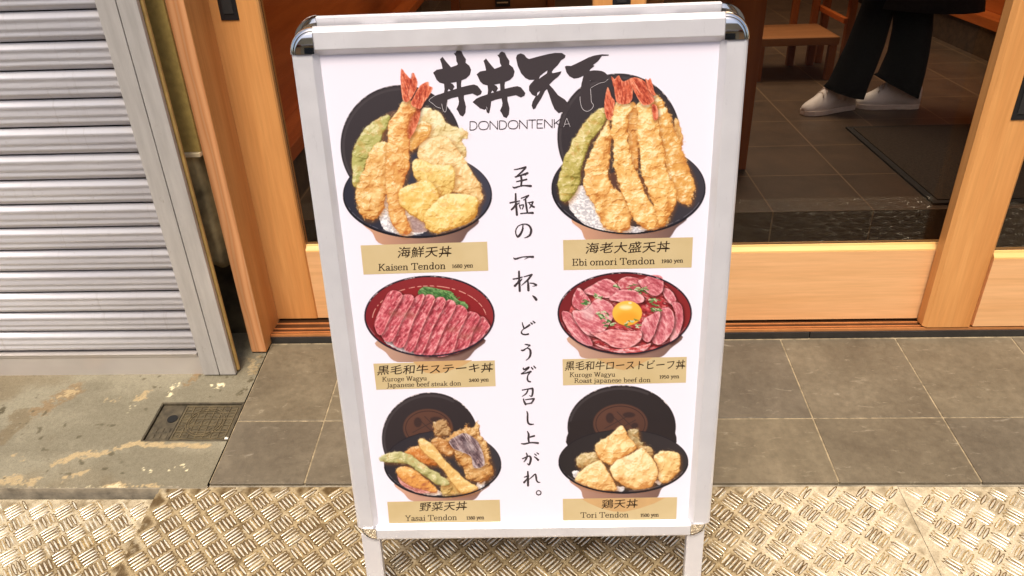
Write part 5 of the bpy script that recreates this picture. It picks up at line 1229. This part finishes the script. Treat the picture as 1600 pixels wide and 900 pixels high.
# serif lettering for the captions: broad-nib strokes with slab serifs
def arc(cx, cy, rx, ry, a0, a1, n=9): return [(cx + rx * math.cos(math.radians(a)), cy + ry * math.sin(math.radians(a))) for a in np.linspace(a0, a1, n)]
def sf(x, y, w_=.12): return [(x - w_, y), (x + w_, y)]
XH = .64
SER = {
 'K': (.80, [[(.17, .02), (.17, .98)], sf(.17, .02, .14), sf(.17, .98, .14), [(.62, .96), (.22, .46)], [(.32, .56), (.68, .02)], sf(.62, .98, .12), sf(.69, .02, .12)]),
 'T': (.76, [[(.38, .02), (.38, .96)], [(.05, .96), (.71, .96)], [(.06, .95), (.05, .76)], [(.70, .95), (.71, .76)], sf(.38, .02, .15)]),
 'E': (.70, [[(.18, .02), (.18, .98)], [(.05, .98), (.60, .98)], [(.05, .02), (.62, .02)], [(.18, .52), (.48, .52)], [(.60, .97), (.60, .80)], [(.62, .03), (.63, .22)], [(.48, .42), (.48, .62)]]),
 'W': (1.06, [[(.12, .96), (.33, .02)], [(.33, .04), (.53, .94)], [(.53, .94), (.74, .02)], [(.74, .04), (.95, .96)], sf(.12, .97, .12), sf(.53, .97, .1), sf(.95, .97, .1)]),
 'J': (.40, [[(.24, .96), (.24, .05), (.17, -.16), (.02, -.22)], sf(.24, .98, .14)]),
 'R': (.78, [[(.18, .02), (.18, .98)], sf(.18, .02, .14), [(.05, .98), (.36, .98), (.55, .88), (.56, .70), (.42, .54), (.20, .50)], [(.36, .52), (.68, .02)], sf(.70, .02, .1)]),
 'Y': (.76, [[(.10, .96), (.38, .46)], [(.66, .96), (.38, .46)], [(.38, .02), (.38, .46)], sf(.38, .02, .14), sf(.12, .97, .12), sf(.64, .97, .12)]),
 'a': (.56, [[(.10, .52), (.18, .61), (.30, .62), (.40, .50), (.40, .12), (.46, .02), (.55, .06)], [(.40, .36), (.20, .30), (.09, .17), (.14, .03), (.27, .02), (.40, .16)]]),
 'i': (.32, [[(.17, .02), (.17, .60)], sf(.17, .02, .13), [(.05, .60), (.17, .62)], [(.16, .84), (.18, .90)]]),
 'j': (.32, [[(.18, .60), (.18, -.08), (.10, -.24), (-.02, -.24)], [(.06, .60), (.18, .62)], [(.17, .84), (.19, .90)]]),
 's': (.46, [[(.38, .47), (.36, .60), (.22, .64), (.09, .54), (.12, .40), (.30, .30), (.39, .18), (.33, .03), (.18, .0), (.07, .06), (.06, .19)]]),
 'e': (.54, [[(.09, .36), (.46, .36), (.42, .56), (.28, .64), (.12, .54), (.07, .32), (.13, .09), (.30, .0), (.47, .12)]]),
 'n': (.66, [[(.16, .02), (.16, .58)], sf(.16, .02, .12), [(.04, .60), (.16, .62)], [(.16, .48), (.30, .62), (.44, .60), (.49, .46), (.49, .02)], sf(.49, .02, .12)]),
 'm': (.98, [[(.16, .02), (.16, .58)], sf(.16, .02, .12), [(.04, .60), (.16, .62)], [(.16, .48), (.30, .62), (.43, .60), (.48, .46), (.48, .02)], sf(.48, .02, .11), [(.48, .48), (.62, .62), (.75, .60), (.80, .46), (.80, .02)], sf(.80, .02, .12)]),
 'r': (.46, [[(.16, .02), (.16, .58)], sf(.16, .02, .13), [(.04, .60), (.16, .62)], [(.16, .44), (.28, .61), (.40, .60)]]),
 'd': (.62, [arc(.26, .31, .18, .32, 60, 400, 12), [(.45, .98), (.45, .02)], [(.33, .98), (.45, 1.0)], [(.45, .03), (.57, .05)]]),
 'b': (.62, [arc(.35, .31, .18, .32, -130, 150, 12), [(.16, .98), (.16, .04)], [(.04, .98), (.16, 1.0)]]),
 'o': (.58, [arc(.29, .32, .21, .32, 90, 450, 14)]),
 'u': (.66, [[(.15, .60), (.15, .16), (.24, .02), (.36, .03), (.48, .16)], [(.48, .60), (.48, .02)], [(.04, .61), (.15, .61)], [(.36, .61), (.48, .61)], [(.48, .03), (.60, .04)]]),
 'g': (.56, [arc(.25, .42, .16, .21, 90, 450, 12), [(.36, .58), (.52, .62)], [(.18, .23), (.12, .12), (.22, .04), (.42, .0), (.48, -.12), (.36, -.26), (.16, -.27), (.06, -.16), (.14, -.02)]]),
 'y': (.58, [[(.10, .60), (.30, .08)], [(.50, .60), (.28, .0), (.18, -.22), (.04, -.22)], sf(.11, .61, .1), sf(.49, .61, .09)]),
 'p': (.64, [arc(.36, .31, .18, .32, -140, 150, 12), [(.16, .58), (.16, -.26)], sf(.16, -.27, .13), [(.04, .60), (.16, .62)]]),
 'f': (.38, [[(.17, .02), (.17, .78), (.26, .98), (.42, .94)], sf(.17, .02, .13), [(.03, .60), (.34, .60)]]),
 't': (.40, [[(.18, .80), (.18, .12), (.25, .01), (.37, .06)], [(.04, .60), (.35, .60)]]),
 'k': (.62, [[(.16, .02), (.16, .98)], sf(.16, .02, .12), [(.04, .98), (.16, 1.0)], [(.48, .60), (.18, .30)], [(.27, .38), (.52, .02)], sf(.50, .61, .09), sf(.54, .02, .09)]),
 '0': (.54, [arc(.27, .37, .19, .37, 90, 450, 14)]), '1': (.40, [[(.21, .02), (.21, .74)], [(.08, .66), (.21, .75)], sf(.21, .02, .12)]),
 '2': (.54, [[(.08, .56), (.16, .72), (.32, .73), (.42, .58), (.34, .36), (.07, .03)], [(.07, .03), (.46, .03)], [(.46, .03), (.48, .16)]]),
 '3': (.52, [[(.08, .64), (.22, .75), (.38, .66), (.36, .47), (.20, .41)], [(.20, .41), (.40, .34), (.42, .12), (.24, .0), (.07, .07)]]),
 '4': (.54, [[(.38, .02), (.38, .75)], [(.38, .75), (.05, .22)], [(.05, .22), (.50, .22)]]),
 '5': (.52, [[(.12, .74), (.42, .74)], [(.12, .74), (.10, .42)], [(.10, .42), (.28, .46), (.42, .34), (.40, .10), (.22, .0), (.07, .07)]]),
 '6': (.54, [[(.42, .73), (.22, .58), (.09, .28), (.16, .05), (.30, .0), (.44, .12), (.42, .36), (.28, .44), (.12, .32)]]),
 '8': (.54, [arc(.27, .56, .15, .18, 90, 450, 12), arc(.27, .19, .19, .19, 90, 450, 12)]),
 '9': (.54, [[(.12, .01), (.32, .16), (.45, .46), (.38, .69), (.24, .74), (.10, .62), (.12, .38), (.26, .30), (.42, .42)]]), ' ': (.30, [])}
def serif(ink, text, x0, y0, x1, y1, h, mi=1, bold=1.0):
    tot = sum(SER[c][0] for c in text); dx, dy = (x1 - x0) / tot, (y1 - y0) / tot; cx = 0
    for ch in text:
        w_, S = SER[ch]
        for s in S:
            pts = np.array([(x0 + (cx + px) * dx, y0 + (cx + px) * dy - py * h) for px, py in s])
            d = np.gradient(pts, axis=0); L = np.hypot(d[:, 0], d[:, 1]) + 1e-9
            ws = h * bold * (0.075 + 0.085 * np.abs(d[:, 1]) / L)
            ink.stroke(pts, list(ws), 3 if len(s) > 2 else 1, mi)
        cx += w_

def jp(ink, text, x0, y0, x1, y1, h, mi=1):
    """Japanese line from Blender's own built-in typeface, leaned and weighted like brush script"""
    cu = bpy.data.curves.new('line', 'FONT'); cu.body = text; cu.size = 1.0; cu.align_x = 'LEFT'; cu.offset = 0.0; cu.resolution_u = 3
    o = bpy.data.objects.new('line', cu); C.objects.link(o)
    bpy.context.view_layer.update()
    me = o.evaluated_get(bpy.context.evaluated_depsgraph_get()).to_mesh()
    vs = np.array([v.co[:] for v in me.vertices]); fs = [tuple(p_.vertices) for p_ in me.polygons]
    o.to_mesh_clear(); bpy.data.objects.remove(o); bpy.data.curves.remove(cu)
    if len(vs) == 0: return
    mn, mx = vs.min(0), vs.max(0)
    tx = (vs[:, 0] - mn[0]) / (mx[0] - mn[0]); ty = (vs[:, 1] - mn[1]) / (mx[1] - mn[1])
    # brush lean: strokes rise to the right inside every character
    n = len(text); lx = (tx * n) % 1.0
    X = x0 + tx * (x1 - x0) + (ty - .5) * h * 0.10; Y = y0 + tx * (y1 - y0) - ty * h - (lx - .5) * h * 0.10
    for q_, (ddx, ddy) in enumerate(((0, 0), (0.32, -0.05), (0.16, 0.18))): ink.b.add([P(a + ddx, b_ + ddy, ink.dw + 0.000015 * q_) for a, b_ in zip(X, Y)], fs, mi)

def label(quad, body, lines, what):
    ink = Ink(0.00035)
    x = quad
    ink.poly(x, mi=0, dw=0.00024)
    if body is not None:           # bowl foot showing faintly through the caption strip
        ink.poly(body, mi=2, dw=0.00029)
    for kind, text, x0, y0, x1, y1, h in lines:
        if kind == 'j': jp(ink, text, x0, y0, x1, y1, h)
        else: serif(ink, text, x0, y0, x1, y1, h, 1, 1.0 if h > 6.8 else 1.15)
    o = ink.build('menu_label', [M['strip'], M['ink2'], M['strip_tint']], what)
k = NT('caption_strip'); v_ = k.coords((3, 3, 3)); k.col(k.ramp(k.noise(v_, 4, 3), [(0.3, rgb(198, 176, 130)), (0.7, rgb(208, 188, 146))])); k.set(Roughness=0.5); M['strip'] = k.m
M['strip_tint'] = m_plain('caption_strip_tint', rgb(200, 162, 112), 0.5, 0, 0.04)
def zq(ox, oy, sc, L): return [(ox + x / sc, oy + y / sc) for x, y in L]
label(zq(550, 370, 3.6, [(48, 48), (760, 27), (767, 190), (65, 212)]), None,
      [('j', '海鮮天丼', 621.5, 402.6, 705.3, 401.2, 17.0), ('s', 'Kaisen Tendon', 591.0, 423.0, 696.6, 419.8, 10.4), ('s', '1680 yen', 706.2, 418.5, 739.4, 417.5, 6.79)], 'tan caption strip priced 1680 yen')
label(zq(850, 370, 3.6, [(107, 18), (838, 2), (830, 172), (110, 187)]), None,
      [('j', '海老大盛天丼', 915.2, 396.0, 1046.4, 393.6, 17.0), ('s', 'Ebi omori Tendon', 893.6, 415.0, 1023.6, 412.2, 10.4), ('s', '1980 yen', 1033.4, 410.8, 1067.4, 409.9, 6.79)], 'tan caption strip priced 1980 yen')
label(zq(550, 370, 3.6, [(120, 713), (803, 695), (808, 840), (137, 860)]), [(645, 564.8), (738, 562.6), (722, 572), (702, 579), (690, 582.5), (676, 583.6), (664, 582), (656, 575)],
      [('j', '黒毛和牛ステーキ丼', 589.8, 585.6, 770.2, 581.2, 14.6), ('s', 'Kuroge Wagyu', 597.0, 595.9, 667.4, 593.9, 7.0), ('s', 'Japanese beef steak don', 604.4, 605.2, 720.8, 601.8, 7.0), ('s', '2400 yen', 732.8, 596.6, 763.8, 595.6, 6.3)], 'tan caption strip priced 2400 yen')
label(zq(850, 370, 3.6, [(104, 688), (803, 675), (798, 820), (107, 835)]), [(932, 560.2), (1020, 558.8), (1002, 568), (988, 575), (975, 578.2), (962, 576), (948, 569)],
      [('j', '黒毛和牛ローストビーフ丼', 883.2, 578.4, 1070.4, 576.4, 14.2), ('s', 'Kuroge Wagyu', 889.8, 588.8, 961.6, 588.0, 7.0), ('s', 'Roast japanese beef don', 897.0, 598.0, 1016.8, 596.6, 7.0), ('s', '1950 yen', 1030.2, 591.2, 1061.4, 590.6, 6.3)], 'tan caption strip priced 1950 yen')
label(zq(570, 600, 3.913, [(137, 720), (825, 707), (830, 850), (150, 860)]), None,
      [('j', '野菜天丼', 655.8, 798.4, 729.6, 797.0, 14.0), ('s', 'Yasai Tendon', 633.0, 813.7, 714.4, 812.1, 8.4), ('s', '1380 yen', 728.8, 811.6, 756.6, 811.0, 6.3)], 'tan caption strip priced 1380 yen')
label(zq(850, 590, 3.75, [(110, 710), (780, 700), (775, 832), (112, 838)]), [(908, 779), (1040, 777.4), (1022, 786.5), (1000, 794), (976, 799.4), (958, 799), (936, 793), (920, 786)],
      [('j', '鶏天丼', 940.4, 794.2, 996.2, 793.4, 14.0), ('s', 'Tori Tendon', 907.0, 808.8, 982.6, 808.0, 8.4), ('s', '1500 yen', 1000.6, 807.4, 1029.4, 806.9, 6.3)], 'tan caption strip priced 1500 yen')
